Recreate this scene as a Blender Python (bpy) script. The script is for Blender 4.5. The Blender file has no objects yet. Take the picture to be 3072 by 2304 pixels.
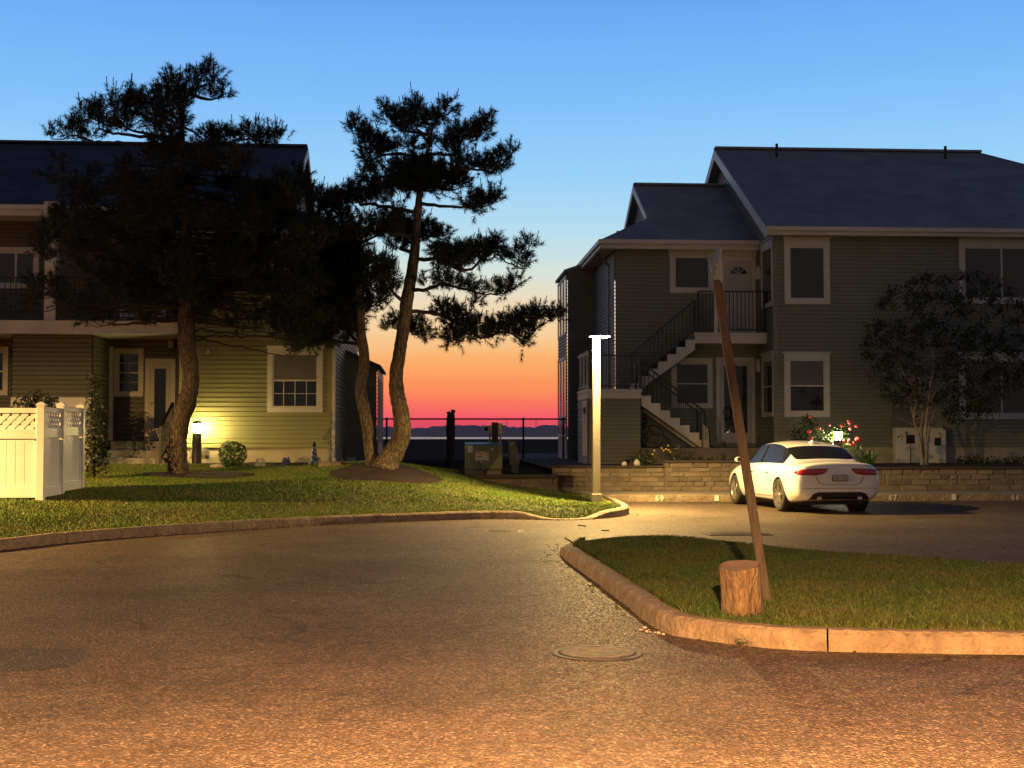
import bpy, bmesh, math, random
import numpy as np
from mathutils import Vector, Matrix
from mathutils.bvhtree import BVHTree
R = math.radians
rnd = random.Random(7)
sc = bpy.context.scene
COL = sc.collection
# ---------------------------------------------------------------- camera model
F, H = 3900.0, 1.55
TH = R(3.61); PI_T = math.atan(154/3900.0)
ct, st, cp, sp = math.cos(TH), math.sin(TH), math.cos(PI_T), math.sin(PI_T)
FWD = Vector((st*cp, ct*cp, sp)); RIGHT = Vector((ct, -st, 0)); UP = Vector((-sp*st, -sp*ct, cp))
EYE = Vector((0, 0, H))
def ray(px, py): return FWD + RIGHT*((px-1536)/F) + UP*((1152-py)/F)
def PY(px, py, Y):
    d = ray(px, py); return EYE + d*(Y/d.y)
def PZ(px, py, Z=0.0):
    d = ray(px, py); return EYE + d*((Z-H)/d.z)
def PX(px, py, X):
    d = ray(px, py); return EYE + d*(X/d.x)
def XZ(px, py, Y):
    p = PY(px, py, Y); return p.x, p.z
cam = bpy.data.objects.new('camera', bpy.data.cameras.new('camera'))
COL.objects.link(cam); cam.location = EYE; cam.rotation_euler = (math.pi/2+PI_T, 0, -TH)
cam.data.sensor_width = 36; cam.data.lens = F/3072*36; cam.data.clip_end = 6000; cam.data.clip_start = 0.05
sc.camera = cam
# ---------------------------------------------------------------- tags
def tag(o, label=None, cat=None, group=None, kind=None):
    if label: o['label'] = label
    if cat: o['category'] = cat
    if group: o['group'] = group
    if kind: o['kind'] = kind
    return o
def thing(name, loc, label, cat, group=None, rz=0):
    o = bpy.data.objects.new(name, None); COL.objects.link(o)
    o.location = loc; o.rotation_euler = (0, 0, rz); o.empty_display_size = .2
    return tag(o, label, cat, group)
def root_of(o):
    while o.parent: o = o.parent
    return o
def link_mesh(name, me, m, parent=None, local=False, loc=None):
    for x in (m if isinstance(m, (list, tuple)) else [m]): me.materials.append(x)
    o = bpy.data.objects.new(name, me); COL.objects.link(o)
    off = None
    if parent is not None:
        o.parent = parent
        if not local: off = root_of(parent).location.copy()
    elif loc is not None:
        o.location = loc; off = Vector(loc)
    if off is not None and off.length > 0: me.transform(Matrix.Translation(-off))
    return o
# ---------------------------------------------------------------- mesh builder
def FRONT(Y0): return lambda s, d, z: (s, Y0-d, z)
def LEFTF(X0): return lambda s, d, z: (X0-d, s, z)
def RIGHTF(X0): return lambda s, d, z: (X0+d, s, z)
class MB:
    def __init__(self): self.v = []; self.f = []; self.mi = []; self.sm = []
    def add(self, vs, fs, mi=0, smooth=False):
        n = len(self.v); self.v += [tuple(p) for p in vs]
        self.f += [tuple(i+n for i in f) for f in fs]
        self.mi += [mi]*len(fs); self.sm += [smooth]*len(fs); return self
    def box(self, x0, x1, y0, y1, z0, z1, mi=0, T=None):
        vs = [(x, y, z) for z in (z0, z1) for y in (y0, y1) for x in (x0, x1)]
        if T: vs = [T(*p) for p in vs]
        return self.add(vs, [(0,2,3,1),(4,5,7,6),(0,1,5,4),(2,6,7,3),(0,4,6,2),(1,3,7,5)], mi)
    def hexa(self, b, t, mi=0):   # 4 bottom + 4 top corners
        return self.add(list(b)+list(t), [(3,2,1,0),(4,5,6,7),(0,1,5,4),(1,2,6,5),(2,3,7,6),(3,0,4,7)], mi)
    def poly(self, pts, mi=0): return self.add(pts, [tuple(range(len(pts)))], mi)
    def prism(self, pts, d, mi=0):  # polygon extruded by vector d
        n = len(pts); d = Vector(d); top = [Vector(p)+d for p in pts]
        fs = [tuple(reversed(range(n))), tuple(range(n, 2*n))] + [(i, (i+1) % n, n+(i+1) % n, n+i) for i in range(n)]
        return self.add(list(pts)+top, fs, mi)
    def bar(self, a, b, w, h=None, mi=0, up=(0, 0, 1)):
        a, b = Vector(a), Vector(b); h = h or w
        t = (b-a).normalized(); u = Vector(up)
        if abs(t.dot(u)) > .98: u = Vector((1, 0, 0))
        s = t.cross(u).normalized()*w/2; u = s.cross(t).normalized()*h/2
        q = [-s-u, s-u, s+u, -s+u]
        return self.hexa([a+x for x in q], [b+x for x in q], mi)
    def tube(self, pts, rad, n=8, mi=0, cap=True, noise=0, smooth=True, lob=0):
        pts = [Vector(p) for p in pts]; m = len(pts)
        if not hasattr(rad, '__len__'): rad = [rad]*m
        vs = []; prev = None
        for i, p in enumerate(pts):
            t = (pts[min(i+1, m-1)]-pts[max(i-1, 0)]).normalized()
            if prev is None:
                prev = t.orthogonal().normalized()
                e = Vector((1, 0, 0)) - t*t.x
                if e.length > .2: prev = e.normalized()
            u = (prev - t*prev.dot(t)).normalized(); w = t.cross(u); prev = u
            for k in range(n):
                a = 2*math.pi*k/n
                r = rad[i]*(1+noise*(rnd.random()-.5)+lob*math.sin(3*a+i*.13)*math.cos(2*a+1))
                vs.append(p + (u*math.cos(a)+w*math.sin(a))*r)
        fs = [(i*n+k, i*n+(k+1) % n, (i+1)*n+(k+1) % n, (i+1)*n+k) for i in range(m-1) for k in range(n)]
        if cap: fs += [tuple(reversed(range(n))), tuple(range((m-1)*n, m*n))]
        return self.add(vs, fs, mi, smooth)
    def lathe(self, prof, n=24, c=(0, 0, 0), axis='z', mi=0, smooth=True, noise=0):
        vs = []
        for r, z in prof:
            for k in range(n):
                a = 2*math.pi*k/n; rr = r*(1+noise*(rnd.random()-.5))
                x, y = rr*math.cos(a), rr*math.sin(a)
                p = (x, y, z) if axis == 'z' else ((x, z, y) if axis == 'y' else (z, x, y))
                vs.append((p[0]+c[0], p[1]+c[1], p[2]+c[2]))
        m = len(prof)
        fs = [(i*n+k, i*n+(k+1) % n, (i+1)*n+(k+1) % n, (i+1)*n+k) for i in range(m-1) for k in range(n)]
        return self.add(vs, fs, mi, smooth)
    def build(self, name, m, parent=None, local=False, loc=None, bevel=0):
        me = bpy.data.meshes.new(name); me.from_pydata(self.v, [], self.f)
        me.polygons.foreach_set('material_index', self.mi); me.polygons.foreach_set('use_smooth', self.sm)
        bm = bmesh.new(); bm.from_mesh(me); bmesh.ops.recalc_face_normals(bm, faces=bm.faces); bm.to_mesh(me); bm.free()
        o = link_mesh(name, me, m, parent, local, loc)
        if bevel:
            b = o.modifiers.new('bevel', 'BEVEL'); b.width = bevel; b.segments = 2; b.limit_method = 'ANGLE'
        return o
def np_mesh(name, V, T, m, parent=None, loc=None, k=3):
    me = bpy.data.meshes.new(name); V = np.asarray(V, np.float32); T = np.asarray(T, np.int32)
    me.vertices.add(len(V)); me.vertices.foreach_set('co', V.ravel())
    me.loops.add(T.size); me.loops.foreach_set('vertex_index', T.ravel())
    me.polygons.add(len(T)); me.polygons.foreach_set('loop_start', np.arange(0, T.size, k, dtype=np.int32))
    me.update(calc_edges=True)
    return link_mesh(name, me, m, parent, False, loc)
def catmull(pts, step):
    pts = [Vector(p) for p in pts]; out = []
    P = [pts[0]*2-pts[1]] + pts + [pts[-1]*2-pts[-2]]
    for i in range(1, len(P)-2):
        a, b, c, d = P[i-1:i+3]; n = max(1, int((c-b).length/step))
        for k in range(n):
            t = k/n
            out.append(.5*((2*b)+(c-a)*t+(2*a-5*b+4*c-d)*t*t+(3*b-a-3*c+d)*t**3))
    out.append(pts[-1]); return out
# ---------------------------------------------------------------- materials
def lin(c): return tuple(((x/255)/12.92 if x/255 <= .04045 else (((x/255)+.055)/1.055)**2.4) for x in c)
def nodes(name):
    m = bpy.data.materials.new(name); m.use_nodes = True
    nt = m.node_tree; b = nt.nodes['Principled BSDF']; return m, nt, b
def nd(nt, t, **kw):
    n = nt.nodes.new(t)
    for k, v in kw.items():
        if k.startswith('i_'): n.inputs[k[2:].replace('_', ' ')].default_value = v
        else: setattr(n, k, v)
    return n
def coords(nt, scale=(1, 1, 1)):
    tc = nd(nt, 'ShaderNodeTexCoord'); mp = nd(nt, 'ShaderNodeMapping'); mp.inputs['Scale'].default_value = scale
    nt.links.new(tc.outputs['Object'], mp.inputs['Vector']); return mp.outputs['Vector']
def mixc(nt, fac, a, b, typ='MIX'):
    n = nd(nt, 'ShaderNodeMix', data_type='RGBA', blend_type=typ)
    for sock, val in ((n.inputs[0], fac), (n.inputs[6], a), (n.inputs[7], b)):
        if hasattr(val, 'default_value') or hasattr(val, 'is_linked'): nt.links.new(val, sock)
        elif isinstance(val, (int, float)): sock.default_value = val
        else: sock.default_value = (*val, 1)
    return n.outputs[2]
def ramp(nt, fac, stops):
    r = nd(nt, 'ShaderNodeValToRGB'); cr = r.color_ramp
    while len(cr.elements) < len(stops): cr.elements.new(.5)
    for e, (p, c) in zip(cr.elements, stops):
        e.position = p; e.color = (*c, 1) if hasattr(c, '__len__') else (c, c, c, 1)
    nt.links.new(fac, r.inputs[0]); return r.outputs['Color']
def mat(name, c, rough=.6, c2=None, ns=3.0, bump=0.0, bs=60.0, bd=.01, metal=0, sc3=(1, 1, 1), island=None, coat=0, spec=.5, det=4, trans=0):
    m, nt, b = nodes(name); L = nt.links.new
    c2 = c2 or tuple(x*.72 for x in c)
    v = coords(nt, sc3)
    n = nd(nt, 'ShaderNodeTexNoise', i_Scale=ns, i_Detail=det, i_Roughness=.6); L(v, n.inputs['Vector'])
    fac = ramp(nt, n.outputs['Fac'], [(.32, 0.0), (.68, 1.0)])
    colr = mixc(nt, fac, c, c2)
    if island:
        g = nd(nt, 'ShaderNodeNewGeometry')
        k = ramp(nt, g.outputs['Random Per Island'], [(0, tuple(1-island for _ in range(3))), (1, tuple(1+island for _ in range(3)))])
        colr = mixc(nt, 1.0, colr, k, 'MULTIPLY')
    L(colr, b.inputs['Base Color'])
    b.inputs['Roughness'].default_value = rough; b.inputs['Metallic'].default_value = metal
    b.inputs['Specular IOR Level'].default_value = spec; b.inputs['Coat Weight'].default_value = coat
    if bump:
        n2 = nd(nt, 'ShaderNodeTexNoise', i_Scale=bs, i_Detail=5.0); L(v, n2.inputs['Vector'])
        bp = nd(nt, 'ShaderNodeBump', i_Strength=bump, i_Distance=bd)
        L(n2.outputs['Fac'], bp.inputs['Height']); L(bp.outputs['Normal'], b.inputs['Normal'])
    return m
def emit(name, c, s):
    m, nt, b = nodes(name); b.inputs['Base Color'].default_value = (*c, 1)
    b.inputs['Emission Color'].default_value = (*c, 1); b.inputs['Emission Strength'].default_value = s; return m
def asphalt(name, ca, cb, cc):
    m, nt, b = nodes(name); L = nt.links.new; v = coords(nt)
    vo = nd(nt, 'ShaderNodeTexVoronoi', i_Scale=66.0); L(v, vo.inputs['Vector'])
    sp_ = nd(nt, 'ShaderNodeSeparateColor'); L(vo.outputs['Color'], sp_.inputs[0])
    base = ramp(nt, sp_.outputs[0], [(0, ca), (.5, cb), (.80, cb), (1, cc)])
    n1 = nd(nt, 'ShaderNodeTexNoise', i_Scale=.55, i_Detail=6.0, i_Roughness=.65); L(v, n1.inputs['Vector'])
    big = ramp(nt, n1.outputs['Fac'], [(.3, .62), (.5, .95), (.7, 1.22)])
    base = mixc(nt, 1.0, base, big, 'MULTIPLY')
    n3 = nd(nt, 'ShaderNodeTexNoise', i_Scale=7.0, i_Detail=5.0, i_Roughness=.7); L(v, n3.inputs['Vector'])
    mid = ramp(nt, n3.outputs['Fac'], [(.3, .7), (.6, 1.1)])
    base = mixc(nt, 1.0, base, mid, 'MULTIPLY')
    # cracks
    nz = nd(nt, 'ShaderNodeTexNoise', i_Scale=1.7, i_Detail=6.0); L(v, nz.inputs['Vector'])
    ad = nd(nt, 'ShaderNodeVectorMath', operation='MULTIPLY_ADD'); L(nz.outputs['Color'], ad.inputs[0]); ad.inputs[1].default_value = (1.1, 1.1, 0); L(v, ad.inputs[2])
    vc = nd(nt, 'ShaderNodeTexVoronoi', feature='DISTANCE_TO_EDGE', i_Scale=.3); L(ad.outputs[0], vc.inputs['Vector'])
    crack = ramp(nt, vc.outputs['Distance'], [(0, 0.0), (.004, 0.25), (.010, 1.0)])
    n4 = nd(nt, 'ShaderNodeTexNoise', i_Scale=.35, i_Detail=2.0); L(v, n4.inputs['Vector'])
    wh = ramp(nt, n4.outputs['Fac'], [(.5, 1.0), (.6, 0.0)])
    crk = mixc(nt, wh, crack, (1, 1, 1))
    base = mixc(nt, 1.0, base, mixc(nt, crk, (.35, .35, .35), (1, 1, 1)), 'MULTIPLY')
    L(base, b.inputs['Base Color'])
    L(ramp(nt, sp_.outputs[1], [(0, .42), (1, .8)]), b.inputs['Roughness'])
    b.inputs['Specular IOR Level'].default_value = .13
    bp = nd(nt, 'ShaderNodeBump', i_Strength=.75, i_Distance=.018, invert=True); L(vo.outputs['Distance'], bp.inputs['Height'])
    bp2 = nd(nt, 'ShaderNodeBump', i_Strength=.5, i_Distance=.03); L(n3.outputs['Fac'], bp2.inputs['Height']); L(bp.outputs['Normal'], bp2.inputs['Normal'])
    L(bp2.outputs['Normal'], b.inputs['Normal']); return m
def shingles(name, c, c2):
    m, nt, b = nodes(name); L = nt.links.new; v = coords(nt)
    br = nd(nt, 'ShaderNodeTexBrick', i_Scale=1.0, i_Mortar_Size=.012); br.offset = .5
    br.inputs['Brick Width'].default_value = .33; br.inputs['Row Height'].default_value = .14
    br.inputs['Color1'].default_value = (*c, 1); br.inputs['Color2'].default_value = (*c2, 1); br.inputs['Mortar'].default_value = (*[x*.72 for x in c], 1)
    L(v, br.inputs['Vector'])
    n = nd(nt, 'ShaderNodeTexNoise', i_Scale=1.2, i_Detail=5.0); L(v, n.inputs['Vector'])
    L(mixc(nt, 1.0, br.outputs['Color'], ramp(nt, n.outputs['Fac'], [(.3, .82), (.7, 1.14)]), 'MULTIPLY'), b.inputs['Base Color'])
    b.inputs['Roughness'].default_value = .9; b.inputs['Specular IOR Level'].default_value = .1; return m
M = {}
M['asphalt'] = asphalt('asphalt', (.054, .042, .032), (.105, .081, .060), (.27, .205, .15))
M['asphalt_patch'] = asphalt('asphalt_patch', (.03, .028, .027), (.06, .056, .052), (.14, .13, .12))
M['concrete'] = mat('concrete', (.30, .235, .155), .9, (.155, .118, .078), 5.5, 1.0, 24, .035, det=8)
M['pave'] = mat('pavement', (.30, .27, .22), .9, (.2, .18, .15), 1.5, .4, 40, .01)
M['paint'] = mat('kerb_paint', (.78, .77, .70), .7, (.45, .43, .38), 14, .2, 50)
M['lawn'] = mat('lawn_soil', (.055, .075, .02), .95, (.04, .045, .015), 3, .6, 40, .03)
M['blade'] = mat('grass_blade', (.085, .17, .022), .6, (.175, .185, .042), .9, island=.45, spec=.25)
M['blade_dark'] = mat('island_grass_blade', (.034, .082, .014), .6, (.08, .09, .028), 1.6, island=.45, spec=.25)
M['mulch'] = mat('mulch', (.040, .020, .013), .95, (.020, .011, .008), 9, 1.0, 35, .06)
M['soil'] = mat('soil', (.085, .062, .036), 1.0, (.055, .048, .024), 2, .8, 20, .05, spec=0)
M['marsh'] = mat('marsh', (.11, .075, .05), 1.0, (.08, .06, .038), .2, spec=0)
M['stone'] = mat('stone', (.215, .175, .128), .9, (.15, .12, .088), 4, .6, 30, .02, island=.22)
M['timber'] = mat('timber', (.075, .055, .04), .85, (.045, .035, .026), 4, .6, 30, .02, sc3=(1, 6, 6))
M['white'] = mat('white_trim', (.62, .58, .53), .5, (.52, .49, .44), 2)
M['postwhite'] = mat('dimmed_white_post', (.24, .215, .18), .6, (.19, .168, .138), 3, .2, 14, .01, sc3=(3, 3, .6))  # white darkened in colour to offset overexposure from the close lamp
M['vinyl'] = mat('white_vinyl', (.74, .73, .69), .4, (.68, .66, .62), 1.5, .06, 8, .01)
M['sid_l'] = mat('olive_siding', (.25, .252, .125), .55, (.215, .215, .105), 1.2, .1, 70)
M['sid_b'] = mat('shaded_taupe_siding', (.105, .094, .07), .6, (.088, .078, .058), 1.2, .1, 70)  # taupe darkened in its base colour to stand for the recess shade
M['sid_r'] = mat('green_siding', (.195, .200, .155), .6, (.168, .172, .133), 1.2, .1, 70)  # green siding, made paler and greyer to include the flare veil
M['stucco'] = mat('foundation', (.42, .37, .27), .9, (.33, .29, .21), 2.5, .4, 40)
M['roof_l'] = shingles('shingle_navy', (.085, .095, .12), (.074, .083, .105))
M['roof_r'] = shingles('shingle_grey', (.28, .285, .295), (.255, .26, .27))  # grey shingles, base colour lifted to stand for a lens flare veil
m_, nt_, b_ = nodes('window_glass'); M['glass'] = m_
n_ = nd(nt_, 'ShaderNodeTexNoise', i_Scale=2.2, i_Detail=2.0); bp_ = nd(nt_, 'ShaderNodeBump', i_Strength=.25, i_Distance=.02); nt_.links.new(coords(nt_), n_.inputs['Vector']); nt_.links.new(n_.outputs['Fac'], bp_.inputs['Height']); nt_.links.new(bp_.outputs['Normal'], b_.inputs['Normal'])
b_.inputs['Base Color'].default_value = (.012, .014, .016, 1); b_.inputs['Roughness'].default_value = .06; b_.inputs['Specular IOR Level'].default_value = .6
M['blind'] = mat('window_blind', (.13, .125, .115), .35, (.11, .105, .10), 2)
M['black'] = mat('black_metal', (.016, .016, .017), .5, (.01, .01, .01), 5)
M['dkdoor'] = mat('door_paint', (.46, .44, .42), .45, (.40, .385, .37), 2)
def bark(name, ca, cb, sc3):
    m, nt, b = nodes(name); L = nt.links.new; v = coords(nt, sc3)
    nz = nd(nt, 'ShaderNodeTexNoise', i_Scale=1.3, i_Detail=4.0); L(v, nz.inputs['Vector'])
    ad = nd(nt, 'ShaderNodeVectorMath', operation='MULTIPLY_ADD'); L(nz.outputs['Color'], ad.inputs[0]); ad.inputs[1].default_value = (.9, .9, .9); L(v, ad.inputs[2])
    vo = nd(nt, 'ShaderNodeTexVoronoi', feature='DISTANCE_TO_EDGE', i_Scale=1.0); L(ad.outputs[0], vo.inputs['Vector'])
    n2 = nd(nt, 'ShaderNodeTexNoise', i_Scale=6.0, i_Detail=5.0); L(v, n2.inputs['Vector'])
    f = ramp(nt, vo.outputs['Distance'], [(0, 0.0), (.16, 1.0)]); c = mixc(nt, f, cb, ca)
    L(mixc(nt, 1.0, c, ramp(nt, n2.outputs['Fac'], [(.3, .65), (.7, 1.2)]), 'MULTIPLY'), b.inputs['Base Color']); b.inputs['Roughness'].default_value = .9; b.inputs['Specular IOR Level'].default_value = .2
    bp = nd(nt, 'ShaderNodeBump', i_Strength=.9, i_Distance=.022); L(f, bp.inputs['Height']); L(bp.outputs['Normal'], b.inputs['Normal']); return m
M['bark'] = bark('pine_bark', (.18, .135, .09), (.085, .062, .042), (17, 17, 3.6))
M['limb'] = mat('limb_bark', (.04, .031, .025), .9, (.025, .02, .016), 8, .6, 20, .02)
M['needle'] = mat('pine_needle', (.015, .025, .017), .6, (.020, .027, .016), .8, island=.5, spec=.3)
M['candle'] = mat('pine_candle', (.04, .036, .026), .8)
M['myrt'] = mat('myrtle_leaf', (.026, .036, .018), .55, (.04, .036, .022), 1, island=.5, spec=.3)
M['myrt_bark'] = mat('myrtle_bark', (.36, .29, .22), .7, (.22, .17, .12), 6, .4, 20, .02, sc3=(2, 2, .5))
M['leaf'] = mat('shrub_leaf', (.055, .14, .022), .42, (.04, .095, .018), 3, island=.5, spec=.5)
M['leaf_d'] = mat('dark_shrub_leaf', (.03, .05, .018), .5, (.04, .05, .02), 3, island=.5)
M['leaf_y'] = mat('rose_leaf', (.10, .16, .03), .45, (.07, .11, .02), 3, island=.5)
M['rose'] = mat('rose_petal', (.62, .035, .06), .5, (.75, .16, .15), 9, island=.3)
M['yellow'] = mat('yellow_petal', (.75, .55, .10), .5, island=.3)
M['green_box'] = mat('utility_green', (.155, .165, .075), .5, (.125, .135, .06), 2, .1, 20)
M['tan_box'] = mat('utility_tan', (.17, .145, .09), .6, (.13, .11, .07), 3)
M['grey_metal'] = mat('galvanised', (.30, .29, .27), .5, (.22, .21, .2), 6, metal=.3)
M['paper'] = mat('sticker', (.78, .62, .42), .6, (.68, .5, .33), 6)
M['paper_w'] = mat('paper_notice', (.72, .62, .55), .6)
M['ink'] = mat('ink', (.10, .05, .03), .7)
M['postwood'] = mat('sign_post_wood', (.115, .097, .076), .9, (.065, .053, .041), 4, .6, 22, .015, sc3=(9, 9, .5), det=8)
M['stump'] = mat('stump_bark', (.30, .215, .125), .9, (.11, .072, .04), 5, 1.0, 9, .06, sc3=(4.2, 4.2, 1.3), det=8)
M['stumptop'] = mat('stump_top', (.28, .2, .125), .9, (.2, .14, .085), 10, .5, 40)
M['sign'] = mat('sign_plate', (.06, .078, .08), .5, (.045, .06, .06), 8)
M['signink'] = mat('sign_letter', (.38, .4, .4), .4)
M['iron'] = mat('cast_iron', (.10, .085, .072), .6, (.05, .045, .04), 9, .5, 60, metal=.5)
M['chain'] = mat('fence_wire', (.05, .04, .04), .6, metal=.4)
M['pile'] = mat('piling', (.05, .036, .026), .9, (.03, .022, .016), 6, .8, 20, .03, sc3=(4, 4, .8))
m_, nt_, b_ = nodes('water'); M['water'] = m_
b_.inputs['Base Color'].default_value = (.02, .03, .04, 1); b_.inputs['Roughness'].default_value = .22
n_ = nd(nt_, 'ShaderNodeTexNoise', i_Scale=.25, i_Detail=4.0); bp_ = nd(nt_, 'ShaderNodeBump', i_Strength=.35, i_Distance=.4)
nt_.links.new(coords(nt_), n_.inputs['Vector']); nt_.links.new(n_.outputs['Fac'], bp_.inputs['Height']); nt_.links.new(bp_.outputs['Normal'], b_.inputs['Normal'])
M['far'] = mat('far_trees', (.62, .52, .56), 1.0, (.55, .46, .5), .02, spec=0)  # pale mauve base colour stands in for distance haze
M['car'] = mat('car_paint', (.74, .735, .72), .28, (.79, .77, .73), 1, coat=.8)
M['carglass'] = mat('car_glass', (.010, .011, .012), .05, (.012, .012, .013), 1, spec=.08)
M['cardark'] = mat('car_trim', (.012, .012, .012), .55)
M['rubber'] = mat('tyre_rubber', (.018, .017, .016), .75, (.03, .028, .026), 8)
M['alloy'] = mat('alloy', (.66, .64, .60), .32, (.55, .53, .5), 5, metal=.9)
M['tail'] = mat('tail_lens', (.42, .008, .01), .12, (.26, .004, .006), 12, coat=1)
M['plate'] = mat('plate', (.60, .56, .46), .5, (.5, .47, .38), 8)
M['rock'] = mat('pale_stone', (.55, .5, .44), .85, (.38, .34, .29), 8, .6, 30, .01)
M['lamp_on'] = emit('lamp_lens', (1, .86, .50), 30)
M['bollard_on'] = emit('bollard_lens', (1, .75, .25), 330)
M['bollard2_on'] = emit('garden_lens', (1, .88, .55), 170)
PW_MAIN, PW_STREET, PW_LEFT, PW_BOL, PW_BOL2 = 1850, 16500, 8500, 0, 0
# ================================================================ SITE
def lawn_front():
    pts = [PZ(x, y) for x, y in ((-900,1745),(-400,1692),(0,1652),(200,1629),(400,1612),(560,1601),(800,1585),(1000,1574),(1250,1564),(1440,1558),(1560,1558),(1660,1561),(1750,1560),(1804,1556),(1860,1550),(1888,1543))]
    return pts
LF = catmull(lawn_front(), .2)
TIP_BACK = [PZ(x, y) for x, y in ((1888,1543),(1884,1533),(1867,1524),(1838,1510),(1812,1500))]
def yk(X):
    for a, b in zip(LF, LF[1:]):
        if a.x <= X <= b.x: return a.y+(b.y-a.y)*(X-a.x)/max(b.x-a.x, 1e-6)
    return LF[0].y if X < LF[0].x else LF[-1].y
def sstep(a, b, x):
    t = min(1, max(0, (x-a)/(b-a))); return t*t*(3-2*t)
MOUNDS = []
def lawn_z(X, Y):
    xs = [(-30, .78), (-8, .81), (-4, .845), (-1, .84), (.6, .64), (1.5, .44), (2.6, .26), (3.6, .16), (6, .15)]
    zb = xs[-1][1]
    for (a, za), (b, zb_) in zip(xs, xs[1:]):
        if a <= X <= b: zb = za+(zb_-za)*(X-a)/(b-a); break
    s = min(1, max(0, (Y-yk(X))/(32.0-yk(X))))
    z = .15+(zb-.15)*(s**.85)
    for mx, my, mr, mh in MOUNDS:
        d2 = ((X-mx)**2+((Y-my)*1.0)**2)/mr**2
        z += mh*math.exp(-d2*1.6)
    return z
def on_lawn(px, py):
    d = ray(px, py); t = 10.0; last = None
    while t < 80:
        p = EYE+d*t
        if p.z <= lawn_z(p.x, p.y): return p
        t += .05
    return EYE+d*30
T2 = on_lawn(1140, 1408); MOUNDS.append((T2.x, T2.y, 1.7, .16)); T2 = on_lawn(1140, 1405)
T1 = on_lawn(540, 1424); T1 = on_lawn(540, 1424)
def sheet(name, pts, z, m, kind='structure', parent=None):
    o = MB().poly([(p[0], p[1], z) for p in pts]).build(name, m, parent); 
    if kind: o['kind'] = kind
    return o
sheet('ground', [(-2500,-400),(2500,-400),(2500,560),(-2500,560)], -.06, M['marsh'])
sheet('water', [(-4000,560),(4000,560),(4000,2600),(-4000,2600)], -.30, M['water'])
sheet('road', [(-45,-25),(60,-25),(60,30.4),(-45,30.4)], 0, M['asphalt'])
# dark asphalt repairs
patches = [[(-300,1946),(150,1946),(262,1948),(240,1985),(205,2000),(130,2010),(-300,2025)],
           [(1545,1684),(1545,1668),(1600,1650),(1700,1644),(1690,1668),(1684,1684)]]
for i, pp in enumerate(patches):
    b = MB(); b.poly([(*PZ(x, y).xy, .002+.001*i) for x, y in pp]); o = b.build('road_patch', M['asphalt_patch']); o['kind'] = 'structure'
def crack(pts, w, seed):
    rr_ = random.Random(seed); P = catmull([PZ(x, y, .0025) for x, y in pts], .12); b = MB(); vs = []
    for i, p in enumerate(P):
        t = (P[min(i+1, len(P)-1)]-P[max(i-1, 0)]).normalized(); q = Vector((-t.y, t.x, 0)); ww = w*rr_.uniform(.15, 1.0)*min(1, i/4, (len(P)-1-i)/4); o = q*rr_.gauss(0, .03); vs += [p+o-q*ww, p+o+q*ww]
    b.add(vs, [(2*i, 2*i+1, 2*i+3, 2*i+2) for i in range(len(P)-1)]); o = b.build('road_crack', M['tar']); o['kind'] = 'structure'
M['tar'] = mat('crack_tar', (.022, .018, .016), .9)
crack([(-60,1742),(120,1740),(330,1748),(440,1751)], .016, 1); crack([(350,1749),(400,1751),(440,1750)], .045, 2); crack([(540,1745),(575,1744),(600,1744)], .05, 3); crack([(600,1745),(760,1747),(860,1748)], .010, 4); crack([(985,1755),(1120,1749),(1240,1738),(1340,1722)], .03, 5)
crack([(235,2003),(420,2004),(620,2001),(900,1986),(1300,1977)], .008, 6); crack([(2460,2140),(2700,2128),(2950,2128),(3090,2140)], .008, 7); crack([(1500,1686),(1600,1684),(1690,1684)], .02, 8); crack([(1420,1795),(1430,1801),(1415,1805)], .03, 9); crack([(1805,2228),(1830,2226),(1850,2226)], .010, 10)
# ---------------- kerbs
def kerb(name, line, h, w, inward, label=None, joints=3.0, jseed=1):
    rr = random.Random(jseed)
    L = [Vector((p[0], p[1], 0)) for p in line]; n = len(L); b = MB(); hs = h if hasattr(h, '__call__') else (lambda p: h)
    nor = []
    for i in range(n):
        t = (L[min(i+1, n-1)]-L[max(i-1, 0)]).normalized(); q = Vector((-t.y, t.x, 0))*inward; nor.append(q)
    dist = 0; seg = []; segs = []
    nextj = joints*rr.uniform(.5, 1)
    for i in range(n):
        if i: dist += (L[i]-L[i-1]).length
        seg.append(i)
        if dist > nextj: segs.append(seg); seg = [i]; nextj += joints*rr.uniform(.85, 1.15)
    segs.append(seg)
    inner = []
    for i in range(n): inner.append(L[i]+nor[i]*w)
    for sg in segs:
        if len(sg) < 2: continue
        rows = []
        for si, i in enumerate(sg):
            hh = hs(L[i])*(1+.05*(rr.random()-.5)); q = nor[i]; p = L[i]+q*(.012*(rr.random()-.5))
            p2 = L[i]
            if si == 0 and i > 0: sh = (L[i+1 if i < n-1 else i]-L[i-1]).normalized()*.014; p = p+sh; p2 = p2+sh
            ww = w
            rows.append([p+Vector((0,0,-.05)), p+q*.004+Vector((0,0,hh*.35)), p+q*(.012+.008*rr.random())+Vector((0,0,hh*.8)), p+q*(.04+.012*rr.random())+Vector((0,0,hh)), p2+q*(ww*.6)+Vector((0,0,hh*1.01)), p2+q*ww+Vector((0,0,hh)), p2+q*ww+Vector((0,0,-.05))])
        vs = [x for r in rows for x in r]; k = 7
        fs = [(a*k+j, a*k+j+1, (a+1)*k+j+1, (a+1)*k+j) for a in range(len(rows)-1) for j in range(k-1)]
        fs += [tuple(range(k)), tuple(reversed(range((len(rows)-1)*k, len(rows)*k)))]
        b.add(vs, fs, 0, False)
    o = b.build(name, M['concrete']); o['kind'] = 'structure'
    return o, inner
def lk_h(p):
    px = 1536 + F*((p-EYE).dot(RIGHT))/((p-EYE).dot(FWD))
    return .15 - .125*(sstep(1530, 1650, px)-sstep(1760, 1850, px))
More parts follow.
